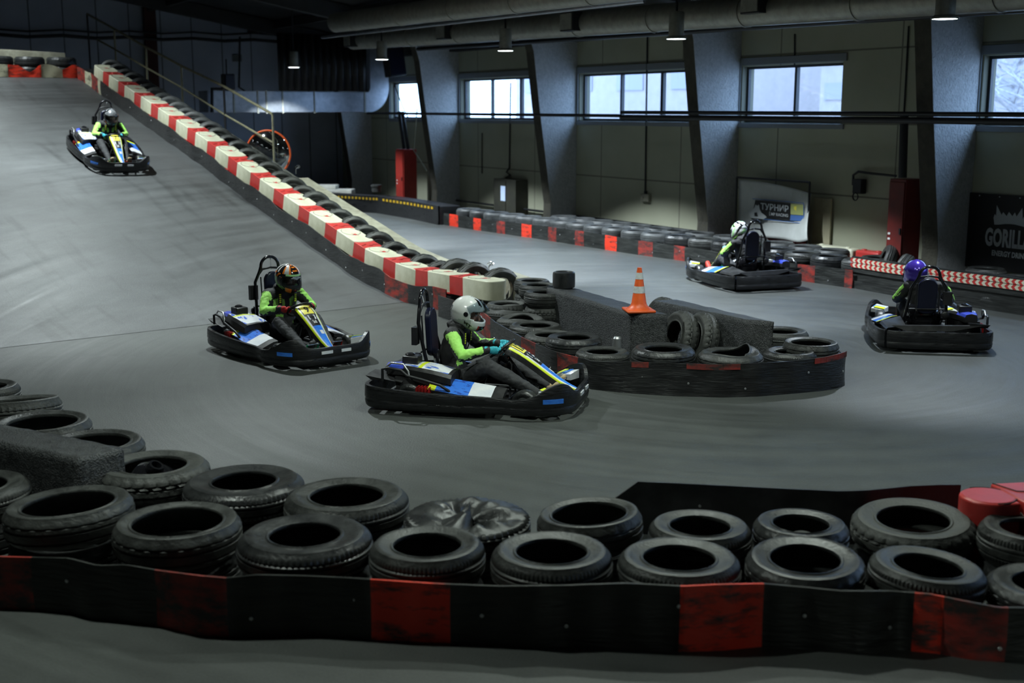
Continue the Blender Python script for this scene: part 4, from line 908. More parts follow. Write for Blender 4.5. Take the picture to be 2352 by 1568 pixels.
# drum
dp = onz(1295,661,.6); root = empty('rubber_drum', dp, 0, 'short black rubber drum standing on the far end of the coned block', 'drum')
MB().lathe([(.11,.0),(.135,.01),(.14,.03),(.14,.17),(.135,.195),(.11,.205),(.095,.195),(0,.19)], 36).build('drum_body', 'tyre3', root, smooth=45)
MB().lathe([(.0,.193),(.085,.193),(.09,.2)], 28).build('lid', 'blk', root)
o = MB().lathe([(.0,.0),(.05,0),(.05,.06),(.045,.075),(.03,.08),(.025,.06)], 20).build('pipe_stub', 'alu', loc=onz(1417,790,.25)); o.location.z = 0; o.scale = (1,1,4.2); tag(o, 'small metal pipe stub in front of the coned block', 'pipe')
# island tyres
IS = [(1384,804,128,'a',.40,'small one at the near left curve of the island'),(1524,797,150,'b',.42,'directly below the traffic cone'),(1678,808,154,'p',.40,'pinched with a raised kinked rim'),(1814,804,126,'e',.40,'small glossy one at the right curve'),(1863,783,131,'d',.42,'at the right tip behind the small glossy one'),(1795,757,128,'a',.42,'beside the right concrete block end'),
      (1318,771,134,'b',.42,'with the widest open mouth on the left side'),(1264,766,124,'c',.37,'half hidden behind the wide-mouthed one'),(1230,744,126,'a',.41,'third from the barrier end on the left side'),(1197,728,118,'w',.41,'second from the barrier end with a wavy rim'),(1172,708,118,'w',.41,'nearest the barrier end with a buckled rim'),(1163,695,98,'c',.38,'against the chipped concrete block')]
for x, y, w_, k, z, d in IS: stack(x, y, w_, k, 'island tyre '+d, ztop=z, low='lower tyre under the island tyre '+d, group='tyres around the island', k0='g')
for x, y, w_, z, n, d in ((1252,668,100,.56,3,'tall stack beside the drum'),(1236,652,92,.54,3,'tall stack behind the first one'),(1222,642,86,.54,3,'tall stack farthest back by the kerb')):
    stack(x, y, w_, 'a', 'top tyre of the '+d, ztop=z, n=n, low='lower tyres of the '+d, k0='c', group='tyres of the '+d)
def upright(px, py, z, D, W, ax, label, kind='m', lean=0, Y=None, P=None, group=None):
    p = P if P is not None else onz(px, py, z); a = R(ax); nrm = Vector((math.cos(a)*math.cos(R(lean)), math.sin(a)*math.cos(R(lean)), math.sin(R(lean))))
    q = nrm.to_track_quat('Z', 'Y').to_matrix().to_4x4(); return tyre(None, D, W, kind, label, mat=Matrix.Translation(p)@q, group=group)
for px, py, z, ax, lb_ in ((1560,776,.31,200,'leaning tyre between the two black blocks, front left of the pair'),(1608,780,.31,196,'leaning tyre between the two black blocks, front right of the pair'),(1518,740,.31,200,'leaning tyre behind the cone between the black blocks')):
    upright(px, py, z, .60, .19, ax, lb_, kind='c', lean=14)
# upright tyres up the ramp between blocks and kerb
TPX = [1137,1076,1040,1000,963,927,894,860,832,805,774,746,719,695,669,645,618,596,574,553,531,510,492,474,457,440,423,407,391,375,359,343,327,311,296,281,266,252]
for i, px in enumerate(TPX):
    s, _, _ = RP.onl(px, 600, 10.15); s -= .12
    if s < 12.9: s = 12.95
    if s > 27.9: break
    D = .60+.04*((i*7) % 5)/5-.02
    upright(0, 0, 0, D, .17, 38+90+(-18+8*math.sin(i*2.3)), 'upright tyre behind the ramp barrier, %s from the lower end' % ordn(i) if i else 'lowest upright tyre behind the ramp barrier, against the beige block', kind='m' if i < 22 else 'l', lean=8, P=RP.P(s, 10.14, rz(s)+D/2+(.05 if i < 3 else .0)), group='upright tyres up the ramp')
# crest tyres
for i, (px, py, nm) in enumerate(((-6,129,'cut off by the left photo edge'),(67,131,'middle one of the three'),(140,132,'beside the barrier corner'))):
    s, l, z = RP.ons(px, py, 28.95); zt_ = z
    for k in range(2): tyre(RP.P(28.95, l, 3.53+(zt_-3.53)*(k+.5)/2), .66, (zt_-3.53)/2*.97, 'b', ('tyre on the ramp crest, ' if k else 'lower tyre on the ramp crest under the one ')+nm, group='tyres on the ramp crest')
# ------------------------------------------------------------------ far right-hand barrier along the window wall
KB = [(996,512),(1032,518),(1100,529),(1220,546),(1340,565),(1459,584),(1563,598),(1700,620),(1836,644),(1897,653),(1957,662)]
KT = [(1012,488),(1034,491),(1100,502),(1220,516),(1340,531),(1459,551),(1563,565),(1700,585),(1829,606),(1897,613),(1957,620)]
RI = [(1034,1053),(1089,1106),(1142,1161),(1199,1222),(1260,1279),(1322,1342),(1391,1417),(1467,1500),(1548,1574),(1832,1872),(1940,1957)]
skirt('rubber_skirt', KB, KT, [(a,b,1 if i in (0,1,3,6) else 2) for i, (a, b) in enumerate(RI)], ['belt','belt_red','belt_red2'], 'far black rubber skirt with evenly spaced red patches along the window wall', step=11)
def even(pts, off, step, start=0.0):
    P = [g0(onz(x, y, 0)) for x, y in pts]; cum = [0]
    for a, b in zip(P, P[1:]): cum.append(cum[-1]+(b-a).length)
    out = []; d = start
    while d < cum[-1]:
        i = max(j for j in range(len(cum)-1) if cum[j] <= d); a, b = P[i], P[i+1]; u = (b-a).normalized(); out.append(a+u*(d-cum[i])+Vector((-u.y,u.x,0))*off); d += step
    return out
for i, p in enumerate(even(KB, .35, .645, 1.2)):
    big = 17 < i < 20
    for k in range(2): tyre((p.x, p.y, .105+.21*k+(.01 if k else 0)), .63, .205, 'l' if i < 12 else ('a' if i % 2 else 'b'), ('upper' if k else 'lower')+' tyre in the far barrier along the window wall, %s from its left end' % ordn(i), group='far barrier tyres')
for i, p in enumerate(even(KB, 1.02, .66, 4.2)):
    if i > 12: break
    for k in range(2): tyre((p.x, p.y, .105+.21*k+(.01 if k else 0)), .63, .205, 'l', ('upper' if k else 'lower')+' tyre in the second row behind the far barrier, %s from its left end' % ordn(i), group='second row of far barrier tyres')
# hazard-taped plank barrier
def planks(pts_top, z, label, zlist, mat, off=0):
    pass
PT = [(1957,588),(2050,602),(2150,615),(2250,627),(2352,640),(2480,657)]
lo = []; hi = []
for x in range(1957, 2481, 12): t = onz(x, interp(PT, x), .50); hi.append(t); lo.append(g0(t))
root = empty('plank_barrier', lo[len(lo)//2], 0, 'dark plank barrier topped with red and white arrow tape behind the purple-helmet driver', 'barrier'); O_ = root.location.copy()
N_ = [(lo[min(i+1,len(lo)-1)]-lo[max(i-1,0)]).normalized() for i in range(len(lo))]; N_ = [Vector((n.y,-n.x,0)) for n in N_]
for j, (z0_, z1_, o0) in enumerate(((0,.12,.03),(.125,.25,.0),(.255,.375,.02),(.38,.50,.0))):
    mb = MB(); vs = []
    for i in range(len(lo)):
        for (z, q) in ((z0_,o0),(z1_,o0),(z1_,o0-.06),(z0_,o0-.06)): p = lo[i]+N_[i]*q-O_; vs.append(Vector((p.x,p.y,z)))
    fs = [(i*4+a, (i+1)*4+a, (i+1)*4+(a+1) % 4, i*4+(a+1) % 4) for i in range(len(lo)-1) for a in range(4)]
    mb.add(vs, fs+[(0,1,2,3)]).build('plank', 'belt', root, smooth=60)
cum = [0]
for i in range(1, len(lo)): cum.append(cum[-1]+(lo[i]-lo[i-1]).length)
def onpath(d):
    i = max(j for j in range(len(cum)-1) if cum[j] <= d+1e-9) if d < cum[-1] else len(cum)-2; t = (d-cum[i])/(cum[i+1]-cum[i]); return lo[i].lerp(lo[i+1], t), N_[i].lerp(N_[i+1], t)
for row, (za, zb_) in enumerate(((.415,.482),(.335,.405))):
    mb = MB(); d = 0; st_ = .105; k = 0
    while d+st_ < cum[-1]:
        zc = (za+zb_)/2; pts = []
        for dd, z in ((d+.035,za),(d,zc),(d+.035,zb_),(d+st_/2+.035,zb_),(d+st_/2,zc),(d+st_/2+.035,za)): p, n = onpath(min(dd,cum[-1])); q = p+n*(.034+(.0 if row else .004))-O_; pts.append(Vector((q.x,q.y,z)))
        mb.add(pts, [(0,1,4,5),(1,2,3,4)], 0); pts = []
        for dd, z in ((d+st_/2+.035,za),(d+st_/2,zc),(d+st_/2+.035,zb_),(d+st_+.035,zb_),(d+st_,zc),(d+st_+.035,za)): p, n = onpath(min(dd,cum[-1])); q = p+n*(.034+(.0 if row else .004))-O_; pts.append(Vector((q.x,q.y,z)))
        mb.add(pts, [(0,1,4,5),(1,2,3,4)], 1); d += st_
    mb.build('arrow_tape', [M['pl_red'], M['pl_white']], root, smooth=None)
# tyres lying behind the planks
for i, (x, y, z, k) in enumerate(((2090,612,.45,'v'),(2052,589,.45,'v'),(2128,618,.42,'f'),(2180,628,.40,'f'),(2235,618,.5,'f'),(2268,616,.40,'f'),(2300,640,.42,'f'),(2340,632,.42,'f'),(2020,590,.40,'f'),(2395,645,.42,'f'))):
    ds = ['upright tyre behind the purple helmet','upright tyre at the foot of the tall red cabinet','flat tyre just right of the purple helmet','flat tyre behind the planks below the pillar','taller flat tyre under the left edge of the black banner','leaning tyre under the crown banner','flat tyre behind the planks under the lettering','flat tyre farthest right in view behind the planks','flat tyre left of the tall red cabinet','flat tyre at the right photo edge behind the planks'][i]
    p = onz(x, y, z)
    if k == 'v': upright(0,0,0,.6,.19,150+20*i, ds, kind='a', lean=20, P=Vector((p.x,p.y+.35,.31)))
    else: 
        for q in range(2): tyre((p.x, p.y+.05, .10+q*.2+(.02 if i == 4 else 0)), .6, .2, 'a', ds if q else 'lower tyre beneath the '+ds)
# red and white plastic barriers along the wall foot
def long_block(name, p0, p1, l, h, mat, label, d=.24):
    s0 = HW.onl(*p0, l)[0]; s1 = HW.onl(*p1, l)[0]; root = empty(name, HW.P((s0+s1)/2, l, 0), R(31), label, 'barrier'); L_ = s0-s1-.03
    MB().box((0,0,h/2), (d, L_, h), taper=1).build('shell', mat, root, bevel=.04, seg=3)
    for y in (-L_*.3, L_*.3): MB().lathe([(.05,0),(.045,.015),(.02,.01),(0,.005)], 14, (0,y,h)).build('cap', mat, root)
long_block('barrier_block', (1720,560), (1850,575), 16.12, .38, 'pl_red', 'long red plastic barrier under the tournament banner')
long_block('barrier_block', (1866,577), (1968,592), 16.12, .38, 'pl_white', 'long white plastic barrier at the wall foot left of the tall red cabinet')
long_block('barrier_block', (1972,592), (2030,600), 16.12, .38, 'pl_red', 'short red plastic barrier beside the tall red cabinet')
# plywood sheet leaning on the wall
sA = HW.onl(1868,480,LW-.1)[0]; sB = HW.onl(1908,480,LW-.1)[0]; o = MB().box((0,0,.6), (.03, sA-sB, 1.2)).build('plywood_sheet', pm('plywood', (.36,.33,.22), (.30,.27,.18), 6, .8), loc=HW.P((sA+sB)/2, LW-.08, .0), rot=(0,0,R(31)), smooth=None); tag(o, 'plywood sheet standing against the wall right of the white banner', 'sheet')
# ------------------------------------------------------------------ far left yellow-marked wall, slabs, drum
YT = [(700,441),(724,442),(830,448),(869,450),(940,460),(998,470),(1012,473)]
lo = []; hi = []
for x in range(690, 1013, 8): t = onz(x, interp(YT, x), .47); hi.append(t); lo.append(g0(t))
yb = belt('rubber_barrier', lo, hi, [0]*(len(lo)-1), ['belt_gl'], 'curved black rubber wall with a yellow dotted line at the far end of the track', .05, cat='barrier', bolts=False)
mb = MB()
for i in range(3, len(lo)-2):
    p, q = hi[i], hi[i+1]; d = (q-p); n = Vector((d.y,-d.x,0)).normalized()
    for sgn in (1,):
        for t0, t1 in ((.15,.65),):
            a, b = p.lerp(q, t0), p.lerp(q, t1); o_ = n*.056; 
            if 866 < 690+8*i < 880: continue
            mb.hexa([a+o_-Vector((0,0,.11))-yb.location, b+o_-Vector((0,0,.11))-yb.location, b+o_-Vector((0,0,.05))-yb.location, a+o_-Vector((0,0,.05))-yb.location], [v-yb.location for v in (a+o_*1.1-Vector((0,0,.11)), b+o_*1.1-Vector((0,0,.11)), b+o_*1.1-Vector((0,0,.05)), a+o_*1.1-Vector((0,0,.05)))])
mb.build('yellow_marks', 'hazyel', yb, smooth=None)
mb = MB()
for i in range(len(lo)-1):
    p, q = hi[i], hi[i+1]; d = (q-p); n = Vector((-d.y,d.x,0)).normalized()*.55; c = yb.location
    mb.hexa([v-c for v in (Vector((p.x,p.y,0)), Vector((q.x,q.y,0)), Vector((q.x,q.y,0))+n, Vector((p.x,p.y,0))+n)], [v-c-Vector((0,0,.02)) for v in (p, q, q+n, p+n)])
mb.build('backing', 'blk', yb, smooth=None)
for (xa, xb, yt, Yd, lb_, hh) in ((700,795,424,38,'upper white concrete slab','')  ,):
    pass
p = atY(748, 437, 36.6); o = MB().box((0,0,.23), (2.4,.6,.46)).build('concrete_slab', 'conc_white', loc=(p.x-.35, 36.6, 0), bevel=.02, smooth=None, rot=(0,0,R(-4))); tag(o, 'lower white concrete slab at the far end left of the drum', 'slab')
o = MB().box((0,0,.06), (2.0,.5,.12)).build('concrete_slab', 'conc_white', loc=(p.x-.65, 36.7, .465), bevel=.02, smooth=None, rot=(0,0,R(-4))); tag(o, 'upper white concrete slab lying on the lower one at the far end', 'slab')
p = onz(862, 441, .47); root = empty('rubber_drum', (p.x, p.y+.3, .46), 0, 'small dark drum on the far rubber wall beside the yellow line', 'drum')
MB().lathe([(.0,0),(.14,0),(.14,.14),(.16,.15),(.16,.2),(.12,.21),(0,.2)], 20).build('drum_body', 'tyre2', root)
# ------------------------------------------------------------------ handrail and mirror beside the ramp
LH = 10.95; root = empty('stair_handrail', RP.P(24, LH, 0), 0, 'yellowish steel handrail with posts beside the ramp', 'handrail'); O_ = root.location.copy()
tops = [(200,32),(262,66),(335,108),(416,151),(514,198),(626,262)]; bots = [(206,130),(262,155),(335,205),(416,250),(514,312),(626,392)]; mids = [(225,92),(262,112),(335,155),(416,200),(514,262),(626,327)]
def H3(px, py): s, l, z = RP.onl(px, py, LH); return RP.P(s, l, z)-O_
MB().tube([H3(*p) for p in tops], .026, 10).build('top_rail', 'rail', root); MB().tube([H3(*p) for p in mids], .022, 10).build('middle_rail', 'rail', root)
for i, (t, b) in enumerate(zip(tops, bots)):
    a_ = H3(*t); g_ = RP.inv(a_+O_)[0]; e_ = Vector((a_.x, a_.y, max(0, rz(min(g_, 34))-.15)-O_.z if 0 else rz(min(g_,33.9))-.05)); MB().tube([a_, e_], .024, 10).build('post', 'rail' if i not in (0,4) else 'darkmetal', root)
MB().hexa([RP.P(a,10.8,rz(a)-.12)-O_ for a in (20.8,33)]+[RP.P(a,11.35,rz(a)-.12)-O_ for a in (33,20.8)], [RP.P(a,10.8,rz(a)-.05)-O_ for a in (20.8,33)]+[RP.P(a,11.35,rz(a)-.05)-O_ for a in (33,20.8)]).build('tread', 'trim', root, smooth=None)
mp = atY(617, 352, 24.6); root = empty('traffic_mirror', (mp.x, mp.y, 0), 0, 'round convex safety mirror with an orange rim behind the handrail end', 'mirror')
mm = Matrix.Translation((0,0,mp.z))@Matrix.Rotation(R(90),4,'X')@Matrix.Rotation(R(-6),4,'Y')
rm_ = .445; xform(MB().lathe([(rm_*math.sin(R(a))/math.sin(R(34)), .02+.12*(math.cos(R(a))-math.cos(R(34)))/(1-math.cos(R(34)))) for a in range(0,35,2)], 48), lambda v: mm@v).build('mirror_dome', pm('mirror', (.8,.82,.86), None, rough=.04, metal=1), root, smooth=80)
xform(MB().tube([((rm_+.008)*math.cos(a), (rm_+.008)*math.sin(a), .015) for a in [2*PI*k/48 for k in range(48)]], .02, 8, closed=True), lambda v: mm@v).build('rim', 'orange', root, smooth=60)
xform(MB().lathe([(rm_,0),(rm_*.8,-.05),(0,-.06)], 40), lambda v: mm@v).build('back_shell', 'orange', root)
MB().tube([(0,.1,0),(0,.1,mp.z)], .03, 10).build('pole', 'darkmetal', root)
# red foreground barrier at right
def rp(px, py, z): return onz(px, py, z)
a_ = rp(2270,1131,.50); b_ = rp(2440,1122,.5); ang = math.atan2(b_.y-a_.y, b_.x-a_.x)
root = empty('barrier_block', (a_.x, a_.y, 0), ang, 'red plastic barrier with a round end at the right edge of the foreground', 'barrier'); r_ = .165
mb = MB(); pts = [(r_*math.cos(R(a)), r_*math.sin(R(a))) for a in range(90,271,12)]+[(.12,-r_),(.12,r_)]
mb.hexa([Vector((x,y,0)) for x, y in pts], [Vector((x,y,.48)) for x, y in pts]); mb.build('round_end', 'pl_red', root, bevel=.014, seg=3)
MB().tube([(r_*.98*math.cos(R(a))+.0, r_*.98*math.sin(R(a)), .482) for a in range(-100,101,10)], .004, 5).build('seam', 'padding', root)
MB().lathe([(0,.485),(r_*.9,.485),(r_*.95,.478)], 36).build('top_disc', 'pl_red', root)
MB().hexa([Vector(v) for v in ((.13,-.2,0),(1.4,-.2,0),(1.4,.2,0),(.13,.2,0))], [Vector(v) for v in ((.13,-.2,.49),(1.4,-.2,.49),(1.4,.2,.49),(.13,.2,.49))]).build('body', 'pl_red', root, bevel=.014, seg=3)
MB().tube([(.14,.19,.492),(.2,.02,.492),(.35,-.02,.492),(1.3,0,.492)], .004, 5).build('seam', 'padding', root)
# ================================================================== KARTS
def smooth_closed(pts, n):      # Catmull-Rom through tuples
    out = []; N = len(pts)
    for i in range(N):
        p0, p1, p2, p3 = [pts[(i+k-1) % N] for k in range(4)]
        for j in range(n):
            t = j/n; out.append(tuple(.5*((2*p1[k])+(-p0[k]+p2[k])*t+(2*p0[k]-5*p1[k]+4*p2[k]-p3[k])*t*t+(-p0[k]+3*p1[k]-3*p2[k]+p3[k])*t**3) for k in range(len(p1))))
    return out
# outline of the surround: x, y, z bottom, z top, lean
half = [(.985,.0,.05,.235),(.985,.20,.05,.235),(.97,.33,.05,.25),(.91,.46,.05,.335),(.78,.55,.05,.31),(.63,.60,.05,.225),(.46,.625,.05,.195),(.30,.61,.05,.20),(.05,.645,.05,.215),(-.30,.665,.05,.225),(-.62,.66,.05,.235),(-.88,.63,.05,.25),(-.99,.53,.05,.255),(-1.02,.3,.05,.25)]
OUT = half+[(-1.02,0,.05,.25)]+[(a,-b,c,d) for a, b, c, d in reversed(half[1:])]
ring = smooth_closed(OUT, 5)
def ribbon(idx, th=.035):
    mb = MB(); n = len(idx); V = []
    for i in idx:
        x, y, z0, z1 = ring[i % len(ring)]; a = ring[(i-1) % len(ring)]; b = ring[(i+1) % len(ring)]
        d = Vector((b[0]-a[0], b[1]-a[1], 0)).normalized(); nrm = Vector((-d.y, d.x, 0))     # inward for this winding
        if nrm.dot(Vector((x,y,0))) > 0: nrm = -nrm
        o = -nrm
        for q, z in ((-.014,z0),(.002,z0+.02),(.008,z0+.06),(.002,z0+.072),(.002,z0+.082),(.009,z0+.092),(.006,z1-.02),(0,z1),(-th,z1),(-th,z0)): p = Vector((x,y,0))+o*q; V.append((p.x,p.y,z))
    m = 10; fs = [(i*m+k, i*m+(k+1) % m, (i+1)*m+(k+1) % m, (i+1)*m+k) for i in range(n-1) for k in range(m)]
    fs += [tuple(range(m)), tuple((n-1)*m+k for k in range(m))]; return mb.add(V, fs)
NR = len(ring)
i1 = 5*5+2; i2 = 12*5     # side start, rear corner
idF = list(range(-i1, i1+1)); idS1 = list(range(i1, i2-1)); idR = list(range(i2-1, NR-i2+2)); idS2 = list(range(NR-i2+1, NR-i1+1))
KM = {}
KM['front_bumper'] = ribbon(idF).mesh('front_bumper', ['bumper'], 50)
KM['side_l'] = ribbon(idS1).mesh('side_bumper', ['bumper'], 50)
KM['side_r'] = ribbon(idS2).mesh('side_bumper', ['bumper'], 50)
KM['rear_bumper'] = ribbon(idR).mesh('rear_bumper', ['bumper'], 50)
b = MB(); b.box((.18,0,.06), (1.3,.66,.012)); b.box((-.7,0,.07), (.4,.9,.012)); KM['floor_tray'] = b.mesh('floor_tray', ['blk'], None)
b = MB()
for sg in (1,-1): b.tube([(.93,.2*sg,.10),(.6,.3*sg,.09),(.2,.34*sg,.09),(-.4,.34*sg,.09),(-.9,.32*sg,.10)], .016, 8); b.tube([(.25,.34*sg,.09),(.2,.58*sg,.12),(-.3,.6*sg,.12),(-.35,.34*sg,.09)], .013, 8)
for x, w_ in ((.9,.42),(.3,.68),(-.35,.68),(-.88,.64)): b.tube([(x,-w_/2,.09),(x,w_/2,.09)], .014, 8)
b.tube([(-.55,-.42,.14),(-.55,.42,.14)], .018, 10); b.tube([(.52,-.4,.13),(.52,.4,.13)], .014, 8)
KM['frame_tubes'] = b.mesh('frame_tubes', ['darkmetal'], 50)
def wheel(r, w_):
    pr = [(r*.5,-w_/2+.01),(r*.62,-w_/2),(r*.86,-w_/2+.002),(r*.97,-w_/2+.02),(r,-w_/2+.04),(r,w_/2-.04),(r*.97,w_/2-.02),(r*.86,w_/2-.002),(r*.62,w_/2),(r*.5,w_/2-.01)]
    t = MB().lathe(pr, 36, axis='Y').mesh('tyre', ['tyre3'], 50); ri = MB().lathe([(.02,-w_/2+.035),(r*.3,-w_/2+.03),(r*.42,-w_/2+.015),(r*.52,-w_/2+.004),(r*.52,w_/2-.004),(r*.42,w_/2-.015),(r*.3,w_/2-.03),(.02,w_/2-.035)], 24, axis='Y').mesh('rim', ['alu'], 40); return t, ri
KM['wf'] = wheel(.128, .125); KM['wr'] = wheel(.138, .20)
# side pod panel (flat upper panel between the wheels)
def pod(sg):
    mb = MB(); N1 = 20; V = []
    for i in range(N1+1):
        x = lerp(-.36, .34, i/N1); zi = lerp(.31, .225, i/N1)
        for y, z in ((.36,zi+.02),(.42,zi+.012),(.60,zi-.06),(.60,zi-.08),(.36,zi-.02)): V.append((x, y*sg, z))
    fs = []; mi = []
    for i in range(N1):
        x = lerp(-.36, .34, (i+.5)/N1)
        for k in range(5):
            fs.append((i*5+k, i*5+(k+1) % 5, (i+1)*5+(k+1) % 5, (i+1)*5+k)); mi.append((2 if x < -.28 else 0 if x < .02 else 1 if x < .22 else 3) if k in (0,1) else 3)
    fs += [tuple(range(5)), tuple(N1*5+k for k in range(5))]; mi += [3,3]
    return mb.add(V, fs, mi).mesh('side_pod', ['bluescr','white','yellow','blk'], 30)
KM['pod_l'] = pod(1); KM['pod_r'] = pod(-1)
def wedge(sg):      # small coloured deflector beside each front wheel
    mb = MB(); P = [(.64,.40),(.72,.53),(.86,.44),(.80,.30)]
    mb.hexa([Vector((x,y*sg,.20)) for x, y in P], [Vector((.64,.40*sg,.235)),Vector((.72,.53*sg,.25)),Vector((.86,.44*sg,.285)),Vector((.80,.30*sg,.26))]); return mb
KM['fw_l'] = wedge(1).mesh('front_panel', ['white'], None); KM['fw_r'] = wedge(-1).mesh('front_panel', ['white'], None)
def wstripe(sg, o, m_):
    return MB().hexa([Vector((.70+o,.38*sg,.250)),Vector((.76+o,.50*sg,.262)),Vector((.80+o,.47*sg,.272)),Vector((.74+o,.35*sg,.26))], [Vector((.70+o,.38*sg,.256+o*.1)),Vector((.76+o,.50*sg,.268)),Vector((.80+o,.47*sg,.278)),Vector((.74+o,.35*sg,.267))]).mesh('stripe', [m_], None)
KM['fs_l'] = wstripe(1,0,'blue'); KM['fs_r'] = wstripe(-1,0,'blue'); KM['fy_l'] = wstripe(1,-.05,'yellow'); KM['fy_r'] = wstripe(-1,-.05,'yellow')
# engine cover, right-hand side
def cover_pts(x):
    t = (x+.80)/.62; return lerp(.43,.37,t)+.03*math.sin(PI*t)
b = MB(); N1 = 18; V = []; fs = []; mi = []
for i in range(N1+1):
    t = i/N1; x = lerp(-.80,-.16,t); zt = cover_pts(x); yw = lerp(.07,.17,min(1,t*1.8)); yc = -.40+.06*t
    for y, z in ((yc-yw,zt-.09),(yc-yw,zt-.03),(yc-yw*.82,zt),(yc,zt+.012),(yc+yw*.82,zt),(yc+yw,zt-.03),(yc+yw,zt-.09)): V.append((x,y,z))
for i in range(N1):
    t = (i+.5)/N1
    for k in range(6): fs.append((i*7+k, i*7+k+1, (i+1)*7+k+1, (i+1)*7+k)); mi.append((0 if t < .26 else 2 if .5 < t < .58 else 3 if (.26 <= t < .34 and k == 3) else 1 if t < .93 else 4) if k in (2,3) else (0 if t < .3 and k in (1,4) else 4))
    fs.append((i*7+6, i*7, (i+1)*7, (i+1)*7+6)); mi.append(4)
fs += [tuple(range(7)), tuple(N1*7+k for k in range(7))]; mi += [4,4]
KM['engine_cover'] = b.add(V, fs, mi).mesh('engine_cover', ['violet','scribble','yellow','blue','blk'], 30)
b = MB(); b.hexa([Vector((-.66,-.56,.09)),Vector((-.30,-.56,.09)),Vector((-.30,-.26,.09)),Vector((-.66,-.26,.09))], [Vector((-.7,-.52,.335)),Vector((-.2,-.50,.30)),Vector((-.2,-.24,.30)),Vector((-.7,-.28,.335))]); KM['engine_box'] = b.mesh('engine_box', ['blk'], None)
b = MB(); b.box((-.40,-.55,.20), (.15,.10,.10)); b.lathe([(.055,-.03),(.06,.0),(.055,.03)], 14, (-.25,-.53,.19), axis='X', caps=True); 
for k in range(5): b.box((-.46+.03*k,-.565,.20), (.01,.11,.13))
KM['engine'] = b.mesh('engine', ['engine'], 35)
b = MB(); b.box((-.58,-.36,.47), (.155,.15,.085)); KM['fuel_tank'] = b.mesh('fuel_tank', ['blk'], 30)
KM['tank_cap'] = MB().lathe([(.045,.51),(.045,.525),(.02,.535),(0,.535)], 16, (-.60,-.36,0)).mesh('tank_cap', ['blkgloss'], 40)
b = MB(); b.tube([(-.80,-.58,.30),(-.80,-.58,.41),(-.74,-.58,.425),(-.62,-.58,.41),(-.56,-.58,.36),(-.40,-.59,.33),(-.24,-.59,.29),(-.16,-.58,.24),(-.14,-.57,.15)], .014, 10); KM['engine_guard'] = b.mesh('engine_guard', ['darkmetal'], 60)
b = MB(); b.tube([(-.78,-.56,.42),(-.72,-.56,.47),(-.60,-.56,.465),(-.55,-.57,.40),(-.54,-.58,.36)], .009, 8); KM['guard_loop'] = b.mesh('guard_loop', ['alu'], 60)
b = MB(); b.hexa([Vector((-.92,-.56,.30)),Vector((-.66,-.56,.30)),Vector((-.66,-.36,.30)),Vector((-.92,-.36,.30))], [Vector((-.97,-.58,.345)),Vector((-.62,-.57,.29)),Vector((-.62,-.36,.32)),Vector((-.95,-.36,.36))]); KM['mudguard'] = b.mesh('mudguard', ['blk'], None)
b = MB(); b.hexa([Vector((-.86,.36,.25)),Vector((-.45,.36,.25)),Vector((-.45,.58,.25)),Vector((-.86,.56,.25))], [Vector((-.88,.34,.30)),Vector((-.42,.34,.34)),Vector((-.44,.56,.28)),Vector((-.88,.54,.27))]); KM['exhaust_cover'] = b.mesh('exhaust_cover', ['blk'], None)
b = MB(); b.hexa([Vector((-.97,-.16,.26)),Vector((-.97,.34,.25)),Vector((-.93,.34,.25)),Vector((-.93,-.16,.26))], [Vector((-.95,-.5,.33)),Vector((-.95,.52,.31)),Vector((-.90,.52,.31)),Vector((-.90,-.5,.33))]); KM['rear_panel'] = b.mesh('rear_panel', ['blk'], None)
# seat
b = MB(); V = []; prof = [(-.02,.13,.17),(-.14,.10,.19),(-.30,.11,.20),(-.41,.17,.205),(-.47,.30,.20),(-.50,.46,.17)]; n = 12
for x, z, wd in prof:
    for k in range(n+1):
        a = lerp(-1, 1, k/n); V.append((x+.10*abs(a)**3*(1 if z > .2 else .3), a*wd*1.0, z+(.13*abs(a)**2.6 if z < .3 else .03*abs(a)**2)))
b.add(V, [(i*(n+1)+k, i*(n+1)+k+1, (i+1)*(n+1)+k+1, (i+1)*(n+1)+k) for i in range(len(prof)-1) for k in range(n)]); KM['seat'] = b.mesh('seat', ['blkgloss'], 60)
b = MB(); pts = []; 
for k in range(13): a = PI*k/12; pts.append((.11*math.cos(a), .80+.10*math.sin(a)))
for k in range(13): a = PI+PI*k/12; pts.append((.11*math.cos(a), .50+.07*math.sin(a)))
b.hexa([Vector((-.545-.05*(z-.5),y,z)) for y, z in pts], [Vector((-.485-.05*(z-.5),y,z)) for y, z in pts]); KM['head_pad'] = b.mesh('back_pad', ['navy'], 40)
b = MB(); hp = []
for k in range(17): a = PI*k/16; hp.append((-.60,.115*math.cos(a),  .955+.115*math.sin(a)))
hoop = [(-.42,.27,.12),(-.47,.25,.30),(-.55,.215,.60),(-.59,.20,.78),(-.60,.135,.90)]+hp+[(-.60,-.135,.90),(-.59,-.20,.78),(-.55,-.215,.60),(-.47,-.25,.30),(-.42,-.27,.12)]
b.tube(hoop, .0185, 10); KM['roll_hoop'] = b.mesh('roll_hoop', ['blkgloss'], 60)
b = MB(); b.tube([(-.595,-.155,.86),(-.585,-.10,.93),(-.58,0,.945),(-.585,.10,.93),(-.595,.155,.86)], .0135, 8); b.tube([(-.56,-.13,.50),(-.58,-.13,.84)], .008, 6); b.tube([(-.56,.13,.50),(-.58,.13,.84)], .008, 6); b.tube([(-.56,-.21,.50),(-.56,.21,.50)], .009, 6); KM['hoop_brace'] = b.mesh('hoop_brace', ['darkmetal'], 60)
b = MB(); b.box((-.615,-.215,.66), (.05,.10,.17)); KM['transponder_box'] = b.mesh('control_box', ['blk'], None)
